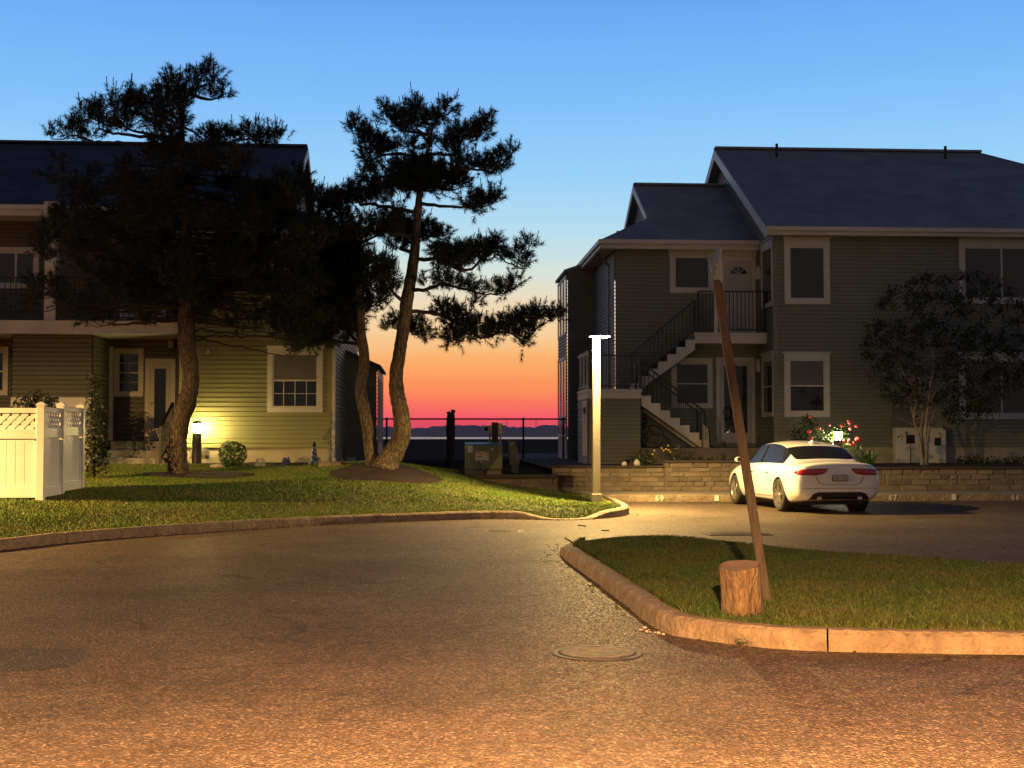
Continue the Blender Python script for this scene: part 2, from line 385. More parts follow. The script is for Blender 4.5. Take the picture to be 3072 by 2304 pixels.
kl, LIN = kerb('kerb', LF, lk_h, .16, 1, joints=3.2, jseed=3)
kerb('kerb', catmull(TIP_BACK, .15), .15, .16, 1, jseed=5)
isl = [PZ(x, y) for x, y in ((1719,1634),(1697,1642),(1685,1655),(1686,1672),(1760,1728),(1835,1785),(1885,1823),(1936,1866),(1998,1900),(2059,1914),(2142,1925),(2215,1936),(2396,1951),(2600,1958),(3072,1965),(3700,1972))]
ISL = catmull(isl, .07)
ki, IIN = kerb('kerb', ISL, lambda p: .05+.1*sstep(18.0, 16.0, p.y), .17, 1, joints=2.6, jseed=12)
PKY = 30.1
pk = [Vector((x, PKY, 0)) for x in np.arange(PZ(1806, 1509).x, 40, .25)]
kp, _ = kerb('kerb', pk, .17, .18, 1, joints=4.1, jseed=4)
# painted numbers on the parking kerb
def text_mesh(txt, size, T, depth=.004, bold=0):
    cu = bpy.data.curves.new('t', 'FONT'); cu.body = txt; cu.size = size; cu.offset = bold; cu.space_character = 1.25
    ob = bpy.data.objects.new('t', cu); COL.objects.link(ob); dg = bpy.context.evaluated_depsgraph_get(); dg.update()
    me = bpy.data.meshes.new_from_object(ob.evaluated_get(dg)); COL.objects.unlink(ob); bpy.data.objects.remove(ob)
    xs = [v.co.x for v in me.vertices]; cx = (min(xs)+max(xs))/2
    for v in me.vertices: v.co = Vector(T(v.co.x-cx, depth, v.co.y))
    return me
def kerbpt(px): return PY(px, 1495, PKY).x
for px, t in ((1978, '69'), (2678, '67'), (3045, '66')):
    me = text_mesh(t, .18, (lambda s, d, z, X=kerbpt(px): (X+s, PKY-d-.012, .025+z)), .004, .003)
    o = link_mesh('painted_number', me, M['paint'], kp); o['label'] = 'white stencilled %s on kerb face' % t
for px in (2150, 2861):
    X = kerbpt(px); o = MB().box(X-.055, X+.055, PKY-.018, PKY-.012, .02, .16).build('painted_mark', M['paint'], kp)
    o['label'] = 'white painted bay divider square'
sheet('pavement', [(PZ(1812,1500).x-.4, PKY+.17), (40, PKY+.17), (40, 32.2), (PZ(1812,1500).x-1.0, 32.2)], .172, M['pave'])
# ---------------- lawns (ruled sheets)
def ruled(name, A, B, nt, zf, m, kind='structure'):
    n = len(A); vs = []; 
    for j in range(nt+1):
        for a, b in zip(A, B):
            x = a[0]+(b[0]-a[0])*j/nt; y = a[1]+(b[1]-a[1])*j/nt; vs.append((x, y, zf(x, y, j/nt, a)))
    fs = [(j*n+i, j*n+i+1, (j+1)*n+i+1, (j+1)*n+i) for j in range(nt) for i in range(n-1)]
    b_ = MB(); b_.add(vs, fs, 0, True); o = b_.build(name, m)
    if kind: o['kind'] = kind
    return o
LA = [(p.x, p.y) for p in LIN]
x0_, x1_ = LA[0][0], LA[-1][0]
xe_ = PZ(1812, 1500).x-.1
LB = []
for (x, y) in LA:
    t = (x-x0_)/(x1_-x0_)
    px = 1536 + F*((Vector((x, y, 0))-EYE).dot(RIGHT))/((Vector((x, y, 0))-EYE).dot(FWD))
    yb = 34.5 if px < 1500 else 34.5-(34.5-30.2)*sstep(1500, 1860, px)
    LB.append((x*(1.0 if x < 0 else 1) , yb))
def lz(x, y, t, a):
    e = lk_h(Vector((a[0], a[1], 0)))*.93
    return e*(1-min(1, t*8)) + lawn_z(x, y)*min(1, t*8)
lawn_o = ruled('lawn', LA, LB, 60, lz, M['lawn'])
lawn_bvh = BVHTree.FromPolygons([v.co.copy() for v in lawn_o.data.vertices], [tuple(p.vertices) for p in lawn_o.data.polygons])
IA = [(p.x, p.y) for p in IIN]
ib = catmull([PZ(x, y, .14) for x, y in ((1730,1631),(1800,1622),(1900,1614),(2000,1612),(2100,1616),(2200,1626),(2350,1642),(2500,1655),(2800,1672),(3072,1690),(3400,1702),(3900,1712))], .1)
def resample(P, n):
    P = [Vector((p[0], p[1], 0)) for p in P]; L = [0]
    for a, b in zip(P, P[1:]): L.append(L[-1]+(b-a).length)
    out = []
    for k in range(n):
        d = L[-1]*k/(n-1); i = 0
        while i < len(L)-2 and L[i+1] < d: i += 1
        t = (d-L[i])/max(1e-6, L[i+1]-L[i]); p = P[i].lerp(P[i+1], t); out.append((p.x, p.y))
    return out
IAr, IBr = resample(IA, 160), resample(ib, 160)
def iz(x, y, t, a):
    e = .06+.085*sstep(18.0, 16.0, a[1])
    return e + .03*math.sin(math.pi*min(1, t*1.0)) - max(0, t-.94)*2.0
isl_o = ruled('lawn', IAr, IBr, 50, iz, M['lawn'])
isl_bvh = BVHTree.FromPolygons([v.co.copy() for v in isl_o.data.vertices], [tuple(p.vertices) for p in isl_o.data.polygons])
NO_GRASS = []   # (x, y, r)
def mulch_ring(px0, px1, py0, py1, c):
    pass
def blades(name, bvh, A, B, count, hmin, hmax, w, m, label, seed, front_bias=1.0, keep=None, tmax=.98):
    r = np.random.default_rng(seed); A = np.array(A); B = np.array(B)
    seg = np.linalg.norm(B-A, axis=1); wgt = seg[:-1]*np.linalg.norm(A[1:]-A[:-1], axis=1)
    idx = r.choice(len(A)-1, count, p=wgt/wgt.sum()); f = r.random(count)[:, None]
    t = (r.random(count)**front_bias)[:, None]*tmax
    P = (A[idx]*(1-f)+A[idx+1]*f)*(1-t)+(B[idx]*(1-f)+B[idx+1]*f)*t
    out = []
    for x, y in P:
        if keep and not keep(x, y): continue
        h = bvh.ray_cast(Vector((x, y, 5)), Vector((0, 0, -1)))
        if h[0] is not None: out.append((x, y, h[0].z))
    P = np.array(out); n = len(P)
    cl = .75+.5*(np.sin(P[:, 0]*2.1+np.sin(P[:, 1]*1.7)*1.3)*np.sin(P[:, 1]*2.7+P[:, 0]*.6)*.5+.5)
    hh = (hmin+(hmax-hmin)*r.random(n)**1.6)*cl; a = r.random(n)*2*np.pi; ln = r.normal(0, .5, (n, 2))*hh[:, None]
    dx = np.stack([np.cos(a), np.sin(a), np.zeros(n)], 1)*(w*(.6+.8*r.random(n)))[:, None]
    mid = P+np.stack([ln[:, 0]*.35, ln[:, 1]*.35, hh*.6], 1); tip = P+np.stack([ln[:, 0], ln[:, 1], hh], 1)
    base = P-np.array([0, 0, .012])
    V = np.stack([base-dx, base+dx, mid+dx*.7, mid-dx*.7, tip], 1).reshape(-1, 3)
    o = np.arange(n)[:, None]*5
    Tt = np.concatenate([o+[0, 1, 2], o+[0, 2, 3], o+[3, 2, 4]], 0)
    ob = np_mesh(name, V, Tt, m); tag(ob, label, 'grass', None, 'stuff'); return ob

def litter(name, lines, n, seed, label):
    rr_ = random.Random(seed); b = MB()
    for line in lines:
        for _ in range(n):
            i = rr_.randrange(1, len(line)); p = line[i-1].lerp(line[i], rr_.random()); t = (line[i]-line[i-1]).normalized(); q = Vector((t.y, -t.x, 0))*abs(rr_.gauss(0, .13)); p = Vector((p.x, p.y, .004))+q
            a = rr_.uniform(0, 6.28); s_ = rr_.uniform(.008, .03); u = Vector((math.cos(a), math.sin(a), 0))*s_; v = Vector((-math.sin(a), math.cos(a), 0))*s_*rr_.uniform(.25, .7); h_ = Vector((0, 0, rr_.uniform(.004, .018)))
            b.add([p-u, p-v+h_, p+u+h_*.4, p+v], [(0, 1, 2, 3)])
    o = b.build(name, M['litter']); tag(o, label, 'litter', None, 'stuff'); return o
M['litter'] = mat('leaf_litter', (.10, .065, .035), .9, (.05, .035, .022), 3, island=.6)
litter('leaf_litter', [LF[:]], 420, 4, 'dry leaf scraps and grit along the foot of the kerbs')
litter('leaf_litter', [ISL[:]], 160, 6, 'dry scraps and grit along the island kerb')
# ================================================================ HOUSES
def siding(b, T, xr, z0, z1, rev=.118, mi=0):
    """lap courses; xr(z) -> (s0, s1) or None"""
    z = z0
    while z < z1-1e-4:
        zt = min(z+rev, z1); a, c = xr(z+1e-4), xr(zt-1e-4)
        if a and c and a[1] > a[0]:
            if c[1] < c[0]: c = ((c[0]+c[1])/2,)*2
            d0, d1 = .030, .004
            q = lambda f: ((a[0]+(c[0]-a[0])*f), (a[1]+(c[1]-a[1])*f)); f1, f2 = .62, .78; h_ = zt-z; m1, m2 = q(f1), q(f2)
            b.add([T(a[0], d0, z), T(a[1], d0, z), T(m1[1], d0-.002, z+h_*f1), T(m1[0], d0-.002, z+h_*f1), T(m2[1], d1+.003, z+h_*f2), T(m2[0], d1+.003, z+h_*f2), T(c[1], d1, zt), T(c[0], d1, zt)], [(0, 1, 2, 3), (3, 2, 4, 5), (5, 4, 6, 7)], mi)
            b.add([T(a[0], d1-.004, z), T(a[1], d1-.004, z), T(a[1], d0, z), T(a[0], d0, z)], [(0, 1, 2, 3)], mi)
        z = zt
def rect(s0, s1): return lambda z: (s0, s1)
def window(par, T, s0, s1, z0, z1, tw=.11, head=.16, crown=.04, sill=None, style='double', glass='glass', hang=None, name='window', blind=None):
    sill = tw if sill is None else sill
    b = MB(); D = .055
    b.box(s0, s0+tw, .008, D, z0+sill, z1-head, T=T); b.box(s1-tw, s1, .008, D, z0+sill, z1-head, T=T)
    b.box(s0, s1, .008, D+.004, z0, z0+sill, T=T); b.box(s0, s1, .008, D+.006, z1-head, z1, T=T)
    if crown: b.box(s0-crown, s1+crown, .008, D+.05, z1, z1+.045, T=T)
    a0, a1, c0, c1 = s0+tw, s1-tw, z0+sill, z1-head
    f = .035
    b.box(a0, a0+f, .012, .048, c0, c1, T=T); b.box(a1-f, a1, .012, .048, c0, c1, T=T)
    b.box(a0+f, a1-f, .012, .047, c0, c0+f, T=T); b.box(a0+f, a1-f, .012, .047, c1-f, c1, T=T)
    zm = (c0+c1)/2
    if style in ('double', 'grid_low', 'grid'): b.box(a0+f, a1-f, .012, .046, zm-.02, zm+.02, T=T)
    if style == 'slider': b.box((a0+a1)/2-.03, (a0+a1)/2+.03, .012, .046, c0+f, c1-f, T=T)
    if style in ('grid_low', 'grid'):
        for zz0, zz1 in ([(c0+f, zm-.02)] + ([(zm+.02, c1-f)] if style == 'grid' else [])):
            for k in (1, 2, 3) if style == 'grid_low' else (1,):
                x = a0+(a1-a0)*k/(4 if style == 'grid_low' else 2); b.box(x-.008, x+.008, .014, .044, zz0, zz1, T=T)
            zc = (zz0+zz1)/2; b.box(a0+f, a1-f, .014, .043, zc-.008, zc+.008, T=T)
    w = b.build(name, M['white'], par, bevel=.006)
    p = MB(); p.box(a0+f, a1-f, .034, .037, c0+f, c1-f, T=T); p.build('pane', M[glass], w)
    if blind:
        q = MB(); q.box(a0+f, a1-f, .0372, .039, zm+.02, c1-f, T=T); q.build('blind', M['blind'], w)
    return w
def railing(par, a, b, h, sp=.125, name='railing', w=.02):
    a, b = Vector(a), Vector(b); m = MB(); up = Vector((0, 0, h))
    m.bar(a+up, b+up, .05, .04); m.bar(a+Vector((0, 0, .09)), b+Vector((0, 0, .09)), .035, .035)
    n = max(1, int((Vector((b.x-a.x, b.y-a.y, 0))).length/sp))
    for k in range(n+1):
        p = a.lerp(b, k/n); ww = w if 0 < k < n else .06
        m.bar(p+Vector((0, 0, .0 if k in (0, n) else .09)), p+up, ww)
    return m.build(name, M['black'], par)
def slab(b, pts, th, mi=0):   # thick roof plane
    b.prism(pts, (0, 0, -th), mi)
SL = .555
# ---------------------------------------------------------------- LEFT
YW = 33.2
XW = PY(993, 1200, YW).x; XIN = PY(541, 1200, YW).x
ZE, YE = 6.72, 32.8
zr = lambda Y: ZE+SL*(Y-YE)
YR = 39.1; XE = XW+.42; XG = PY(897, 438, YR).x
ZG = ZE+SL*(XE-XG)
XL = -24.0; YB = 2*YR-YW; YBE = 2*YR-YE; GZ = .78
HL = thing('townhouse', (-8, 36, .7), 'olive sided townhouse with a balcony and white framed window behind the big pine', 'house')
# walls
w = MB(); T = FRONT(YW); FZ = 1.24
siding(w, T, rect(XIN, XW-.09), FZ, ZE-.16)
T2_ = RIGHTF(XW); siding(w, T2_, rect(YW+.09, YB), FZ, ZE-.16)
# gablet wall
def gab(z):
    hw = (YR-YW)-(z-zr(YW))/SL
    return (YR-hw, YR+hw)
siding(w, RIGHTF(XG), gab, ZG-.05, zr(YR))
w.box(XW-.09, XW+.036, YW-.036, YW+.09, FZ, ZE-.16, 1)        # corner board
w.box(XIN-.03, XIN+.09, YW-.036, YW+.02, FZ, ZE-.2, 1)
w.build('wall', [M['sid_l'], M['sid_l']], HL)
f = MB(); f.box(XIN, XW, YW+.03, YW+.3, .2, FZ); f.box(XW-.3, XW-.03, YW+.3, YB, .2, FZ); f.build('foundation', M['stucco'], HL)
v = MB(); vx0, vx1 = PY(572, 1355, YW).x, PY(626, 1355, YW).x; vz0, vz1 = XZ(600, 1370, YW)[1], XZ(600, 1342, YW)[1]
v.box(vx0, vx1, YW-.0, YW+.028, vz0, vz1)
for k in range(4):
    z = vz0+.04+k*(vz1-vz0-.05)/4; v.box(vx0+.04, vx1-.04, YW-.02, YW-.001, z, z+.025)
v.build('foundation_vent', M['grey_metal'], HL)
# roof
r = MB(); th = .14
slab(r, [(XL, YE+1.5, zr(YE+1.5)), (XIN-.1, YE+1.5, zr(YE+1.5)), (XIN-.1, YE, ZE), (XE, YE, ZE), (XG, YE+(XE-XG), ZG), (XG+.25, YE+(XE-XG), ZG), (XG+.25, YR, zr(YR)), (XL, YR, zr(YR))], th)
slab(r, [(XE, YE, ZE-.002), (XE, YBE, ZE-.002), (XG, YBE-(XE-XG), ZG-.002), (XG, YE+(XE-XG), ZG-.002)], th)
slab(r, [(XL, YR+.002, zr(YR)), (XG+.25, YR+.002, zr(YR)), (XG+.25, YBE-(XE-XG), ZG), (XG, YBE-(XE-XG), ZG), (XE, YBE, ZE), (XL, YBE, ZE)], th)
r.bar((XL, YR, zr(YR)+.02), (XG+.25, YR, zr(YR)+.02), .3, .07)
roofL = r.build('roof', M['roof_l'], HL)
g = MB()
for sgn in (-1, 1):
    y0 = YR+sgn*(YR-YE-(XE-XG)); g.hexa([(XG+.25, y0, ZG-.28), (XG+.28, y0, ZG-.28), (XG+.28, YR, zr(YR)-.30), (XG+.25, YR, zr(YR)-.30)], [(XG+.25, y0, ZG-.02), (XG+.28, y0, ZG-.02), (XG+.28, YR, zr(YR)-.03), (XG+.25, YR, zr(YR)-.03)])
g.build('rake_board', M['white'], HL)
fs = MB(); fs.box(XIN-.1, XE+.03, YE-.03, YE, ZE-.22, ZE-.04); fs.box(XE, XE+.03, YE, YBE, ZE-.22, ZE-.04)
fs.box(XIN-.1, XE-.02, YE, YW, ZE-.2, ZE-.17); fs.box(XW+.03, XE-.001, YW, YBE, ZE-.2, ZE-.17)
fs.box(XIN-.1, XE+.04, YE-.12, YE-.031, ZE-.13, ZE-.02)
fs.build('fascia', M['white'], HL)
# downspout at the corner
d = MB(); x = XW+.03
d.box(x, x+.08, YW-.08, YW-.03, .95, ZE-.35); d.bar((x+.04, YW-.055, ZE-.36), (XE-.05, YE-.03, ZE-.16), .08, .06)
d.bar((x+.04, YW-.055, .97), (x+.1, YW-.25, .86), .08, .06); d.build('downspout', M['white'], HL)
# windows
T = FRONT(YW)
def pxw(px0, px1, py0, py1, Y): 
    return PY(px0, (py0+py1)/2, Y).x, PY(px1, (py0+py1)/2, Y).x, XZ((px0+px1)/2, py1, Y)[1], XZ((px0+px1)/2, py0, Y)[1]
s0, s1, z0, z1 = pxw(803, 969, 1042, 1237, YW); window(HL, T, s0, s1, z0, z1, .125, .16, .03, style='grid_low', blind=True)
s0, s1, z0, z1 = pxw(806, 966, 718, 896, YW); window(HL, T, s0, s1, z0, z1, .125, .14, .0, style='double')
# side wall upper trim
# recess: lower entry wall, upper balcony wall
YL, YU, YD = 35.4, 35.6, 33.05
dz1 = XZ(300, 962, YD)[1]; dz0 = XZ(300, 1000, YD)[1]
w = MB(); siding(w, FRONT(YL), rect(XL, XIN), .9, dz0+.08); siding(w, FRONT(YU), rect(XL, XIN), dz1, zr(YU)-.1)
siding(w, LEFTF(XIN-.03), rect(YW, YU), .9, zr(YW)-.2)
w.build('recess_wall', M['sid_b'], HL)
k = MB(); k.box(XL, XIN-.031, YD, YD+.04, dz0, dz1-.07); k.box(XL, XIN-.02, YD-.03, YU, dz1-.07, dz1); k.box(XL, XIN-.032, YD+.041, YL, dz0+.02, dz0+.05)
k.build('balcony_floor', M['white'], HL)
YEV = YE+1.5; e = MB(); e.box(XL, XIN-.1, YEV-.03, YEV, zr(YEV)-.30, zr(YEV)-.04); e.box(XL, XIN-.1, YEV-.12, YEV-.031, zr(YEV)-.14, zr(YEV)-.03); e.box(XL, XIN-.1, YEV, YU, zr(YEV)-.24, zr(YEV)-.2)
e.build('balcony_fascia', M['white'], HL)
px_post = PY(135, 800, YD+.1).x, PY(169, 800, YD+.1).x
p = MB(); p.box(px_post[0], px_post[1], YD+.06, YD+.34, dz1, zr(YEV)-.16); p.box(px_post[0]-.02, px_post[1]+.05, YD+.0, YD+1.2, zr(YEV)-.42, zr(YEV)-.14)
p.build('balcony_post', M['white'], HL)
def deckrail(px0, px1):
    a, c = PY(px0, 850, YD+.12), PY(px1, 850, YD+.12); railing(HL, (a.x, YD+.12, dz1), (c.x, YD+.12, dz1), 1.08, .132, 'balcony_railing')
deckrail(-420, 131); deckrail(172, 537)
s0, s1, z0, z1 = pxw(-20, 118, 742, 866, YU); window(HL, FRONT(YU), s0, s1, z0, z1, .12, .14, 0, style='slider', name='window')
s0, s1, z0, z1 = pxw(362, 500, 745, 955, YU); window(HL, FRONT(YU), s0, s1, z0-.02, z1, .1, .12, 0, style='slider', name='sliding_door', glass='blind')
# projecting storage box under the balcony
YBX = 33.7
bx0, bx1 = PY(38, 1100, YBX).x, PY(276, 1100, YBX).x; bz = XZ(150, 1192, YBX)[1]
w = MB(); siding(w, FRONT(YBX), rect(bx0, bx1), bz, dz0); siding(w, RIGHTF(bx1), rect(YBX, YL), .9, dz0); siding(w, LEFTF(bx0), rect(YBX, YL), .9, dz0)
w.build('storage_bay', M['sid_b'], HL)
q = MB(); q.box(bx0-.02, bx1-.02, YBX-.05, YBX+.3, bz-.24, bz-.0); q.box(bx0, bx1-.03, YBX, YBX+.3, .5, bz-.24); q.build('bay_skirt', M['white'], HL)
s0, s1, z0, z1 = pxw(-70, 26, 1040, 1186, YL); window(HL, FRONT(YL), s0, s1, z0, z1, .11, .14, 0, style='double')
# entry: storm door leaf standing open, window, door
s0, s1, z0, z1 = pxw(344, 432, 1046, 1190, YL); window(HL, FRONT(YL), s0, s1, z0, z1, .11, .12, 0, style='grid')
q = MB(); q.box(bx1+.02, bx1+.14, YL-.03, YL-.006, XZ(330, 1322, YL)[1], XZ(330, 1040, YL)[1]); q.build('corner_board', M['white'], HL)
def entry_door(par, Y, s0, s1, z0, z1, style):
    T = FRONT(Y); t = .11; b = MB()
    b.box(s0, s0+t, .008, .06, z0, z1-t, T=T); b.box(s1-t, s1, .008, .06, z0, z1-t, T=T); b.box(s0, s1, .008, .064, z1-t, z1, T=T)
    fr = b.build('door_frame', M['white'], par, bevel=.005)
    a0, a1, c1 = s0+t, s1-t, z1-t; l = MB(); l.box(a0, a1, .006, .04, z0+.02, c1, T=T)
    h = c1-z0; cx = (a0+a1)/2
    if style == 'storm':
        l.box(a0, a0+.14, .04, .058, z0+.03, c1, T=T); l.box(a1-.14, a1, .04, .058, z0+.03, c1, T=T); l.box(a0+.14, a1-.14, .04, .058, z0+.03, z0+.34, T=T); l.box(a0+.14, a1-.14, .04, .058, c1-.16, c1, T=T)
    if style == 'fan':
        for i in (0, 1):
            for j in (0, 1, ):
                xa = a0+.12+i*(a1-a0-.16)/2; l.box(xa, xa+(a1-a0-.32)/2, .04, .046, z0+.2+j*.72, z0+.2+j*.72+.56, T=T)
    dr = l.build('door', M['dkdoor'], par, bevel=.004)
    if style == 'storm':
        g = MB(); g.box(a0+.14, a1-.14, .0405, .044, z0+.34, c1-.16, T=T); g.build('pane', M['glass'], dr)
    if style == 'fan':
        g = MB(); rr = (a1-a0)*.30; zc = c1-.46
        for i in range(4):
            pts = [(cx, zc)]+[(cx+rr*math.cos(a), zc+rr*.95*math.sin(a)) for a in np.linspace(math.pi*i/4+.07, math.pi*(i+1)/4-.07, 6)]
            pts[0] = (cx+.03*math.cos(math.pi*(i+.5)/4), zc+.03*math.sin(math.pi*(i+.5)/4)+.01)
            g.prism([T(x, .0405, z) for x, z in pts], Vector(T(0, .046, 0))-Vector(T(0, .0405, 0)))
        g.build('fanlight', M['glass'], dr)
    if style == 'oval':
        g = MB(); pts = [(cx+.17*math.cos(a), z0+h*.62+.52*math.sin(a)) for a in np.linspace(0, 2*math.pi, 25)[:-1]]
        g.prism([T(x, .0305, z) for x, z in pts], Vector(T(0, .034, 0))-Vector(T(0, .0305, 0))); g.build('pane', M['glass'], dr)
    k = MB(); k.lathe([(.0, .075), (.03, .07), (.032, .05), (.015, .04), (.015, .02)], 10, T(a0+.08, 0, z0+1.0), 'y'); 
    for i, p in enumerate(k.v): k.v[i] = (p[0], 2*T(0, 0, 0)[1]-p[1], p[2])
    k.build('knob', M['grey_metal'], dr); return dr
s0, s1 = PY(436, 1180, YL).x, PY(527, 1180, YL).x; zd = XZ(480, 1322, YL)[1]; entry_door(HL, YL, s0, s1, zd, zd+2.2, 'storm')
# steps
st_ = MB(); xs0, xs1 = PY(335, 1330, 34.5).x, XIN-.05
st_.box(xs0, xs1, 34.35, YL, .4, zd-.01)
for i, (yy, py) in enumerate(((34.05, 1351), (33.72, 1374), (33.40, 1398))):
    zt = XZ(450, py, yy)[1]; st_.box(xs0-.05*i, xs1, yy, 34.35-.0*i-(.3*i if i else 0) if False else 34.34-.001*i, .4, zt-.003*i)
st_.build('entry_steps', M['pave'], HL, bevel=.012)
rl = MB(); xr_ = PY(480, 1300, 33.4).x
pA = Vector((xr_, 33.45, .75)); pB = Vector((xr_+.02, 34.9, zd))
rl.bar(pA, pA+Vector((0, 0, 1.02)), .06); rl.bar(pB, pB+Vector((0, 0, 1.0)), .06); rl.bar(pA+Vector((0, 0, 1.0)), pB+Vector((0, 0, 1.0)), .06, .05); rl.bar(pA+Vector((0, 0, .15)), pB+Vector((0, 0, .12)), .04)
for i in range(1, 11):
    q = pA.lerp(pB, i/11); rl.bar(q+Vector((0, 0, .12)), q+Vector((0, 0, 1.0)), .018)
rl.build('step_railing', M['black'], HL)
lamp = MB(); lp = PY(515, 1030, YL-.0); lamp.box(lp.x-.06, lp.x+.06, YL-.14, YL-.02, lp.z-.12, lp.z+.08); lamp.bar((lp.x, YL-.08, lp.z+.1), (lp.x+.06, YL-.2, lp.z+.02), .10, .04); lamp.build('floodlight', M['white'], HL)
# rear sunroom wing at the right side
YA = 38.4; xa0, xa1 = XW+.02, PY(1130, 1200, YA).x; za0, za1 = XZ(1033, 1055, YA)[1], XZ(1130, 1098, YA)[1]
w = MB(); siding(w, FRONT(YA), lambda z: (xa0, min(xa1, xa0+(xa1-xa0)*(za0-z)/(za0-za1)) if z > za1 else xa1), .9, za0)
siding(w, RIGHTF(xa1), rect(YA, YA+4.2), .9, za1)
w.build('sunroom_wall', M['sid_r'], HL)
q = MB(); q.prism([(xa0, YA-.12, za0+.06), (xa1+.12, YA-.12, za1+.02), (xa1+.12, YA+4.4, za1+.02), (xa0, YA+4.4, za0+.06)], (0, 0, -.1)); q.build('sunroom_roof', M['roof_l'], HL)
q = MB(); q.box(xa1+.022, xa1+.045, YA+.0, YA+.16, 1.3, za1-.1); q.box(xa1+.022, xa1+.045, YA+1.9, YA+2.1, 1.3, za1-.1); q.box(xa1+.022, xa1+.045, YA+4.0, YA+4.2, 1.3, za1-.1); q.box(xa1+.022, xa1+.043, YA+.16, YA+4.0, 1.0, 1.3); q.box(xa1+.022, xa1+.043, YA+.16, YA+4.0, za1-.35, za1-.1)
q.build('sunroom_trim', M['white'], HL)
q3 = PY(623, 1061, YW-.04); link_mesh('house_number', text_mesh('3', .15, (lambda s, d, z: (q3.x+s, YW-.045-d, q3.z+z)), .004, .006), M['paint'], HL)['label'] = 'small pale house number 3 on the siding'
# ---------------------------------------------------------------- RIGHT
HR = thing('townhouse', (11, 40, .8), 'green sided townhouse with grey roof and outside white stairs at right', 'house')
YF = 38.5; YRC = 40.5
XC = PY(2323, 1000, YF).x
YEr = 38.1; ZEr = XZ(2600, 681, YEr)[1]; zq = lambda Y: ZEr+SL*(Y-YEr)
p = PY(2170, 448, 44.0)
# ridge depth from slope
YRr = YEr
for _ in range(60):
    z = XZ(2400, 450, YRr)[1]; YRr = YEr+(z-ZEr)/SL
XGr = PY(2170, 448, YRr).x; XRr = PY(2940, 455, YRr).x; FZr = XZ(2750, 1340, YF)[1]; XEND = 26.0
YBr = 2*YRr-YEr
w = MB(); siding(w, FRONT(YF), rect(XC+.09, XEND), FZr, ZEr-.12)
def gab2(z):
    if z <= zq(YF): return (YF, 2*YRr-YF)
    hw = (YRr-YF)-(z-zq(YF))/SL; return (YRr-hw, YRr+hw)
siding(w, LEFTF(XC), gab2, FZr, zq(YRr)-.05)
w.box(XC-.036, XC+.09, YF-.036, YF+.09, FZr, ZEr-.2, 0)
w.build('wall', M['sid_r'], HR)
f = MB(); f.box(XC+.03, XEND, YF+.03, YF+.3, .4, FZr); f.build('foundation', M['stucco'], HR)
ro = XC-.32
r = MB()
slab(r, [(ro, YEr, ZEr), (XEND, YEr, ZEr), (XRr+(XEND-XRr)*0+ (0), YRr, zq(YRr)), (ro, YRr, zq(YRr))] if False else [(ro, YEr, ZEr), (XRr+(YRr-YEr)*.95, YEr, ZEr), (XRr, YRr, zq(YRr)), (ro, YRr, zq(YRr))], .15)
slab(r, [(ro, YRr+.002, zq(YRr)), (XRr, YRr+.002, zq(YRr)), (XRr+(YRr-YEr)*.95, YBr, ZEr), (ro, YBr, ZEr)], .15)
slab(r, [(XRr, YRr, zq(YRr)-.002), (XRr+(YRr-YEr)*.95, YEr, ZEr-.002), (XRr+(YRr-YEr)*.95, YBr, ZEr-.002)], .15)
r.bar((ro, YRr, zq(YRr)+.02), (XRr, YRr, zq(YRr)+.02), .32, .08)
roofR = r.build('roof', M['roof_r'], HR)
g = MB()
for Ye in (YEr, YBr):
    g.hexa([(ro-.03, Ye, ZEr-.36), (ro, Ye, ZEr-.36), (ro, YRr, zq(YRr)-.38), (ro-.03, YRr, zq(YRr)-.38)], [(ro-.03, Ye, ZEr-.03), (ro, Ye, ZEr-.03), (ro, YRr, zq(YRr)-.04), (ro-.03, YRr, zq(YRr)-.04)])
g.build('rake_board', M['white'], HR)
fs = MB(); fs.box(ro, XEND, YEr-.03, YEr, ZEr-.26, ZEr-.05); fs.box(ro, XEND, YEr-.12, YEr-.031, ZEr-.14, ZEr-.02); fs.box(ro, XEND, YEr, YF, ZEr-.24, ZEr-.2)
fs.build('fascia', M['white'], HR)
for px in (2335, 2843):
    q = PY(px, 462, YRr-.9); MBp = MB(); MBp.tube([(q.x, YRr-.7, zq(YRr-.7)-.1), (q.x, YRr-.7, zq(YRr)+.05)], .05, 10); MBp.build('vent_pipe', M['black'], roofR)
# windows of the main block
T = FRONT(YF)
s0, s1, z0, z1 = pxw(2352, 2488, 716, 913, YF); window(HR, T, s0, s1, z0, z1, .155, .26, .03, style='single', glass='glass')
s0, s1, z0, z1 = pxw(2352, 2488, 1060, 1251, YF); window(HR, T, s0, s1, z0, z1, .155, .20, .05, style='double', blind=True)
s0, s1, z0, z1 = pxw(2876, 3130, 716, 912, YF); window(HR, T, s0, s1, z0, z1, .16, .28, .0, style='slider')
s0, s1, z0, z1 = pxw(2876, 3130, 1062, 1258, YF); window(HR, T, s0, s1, z0, z1, .16, .20, .04, style='slider')
T = LEFTF(XC)
y0w, y1w = PX(2319, 900, XC-.03).y, PX(2285, 900, XC-.03).y
window(HR, T, y0w, y1w, PX(2319, 918, XC).z, PX(2319, 716, XC).z, .11, .22, .03, style='single')
window(HR, T, y0w, y1w, PX(2319, 1250, XC).z, PX(2319, 1058, XC).z, .11, .2, .03, style='double')
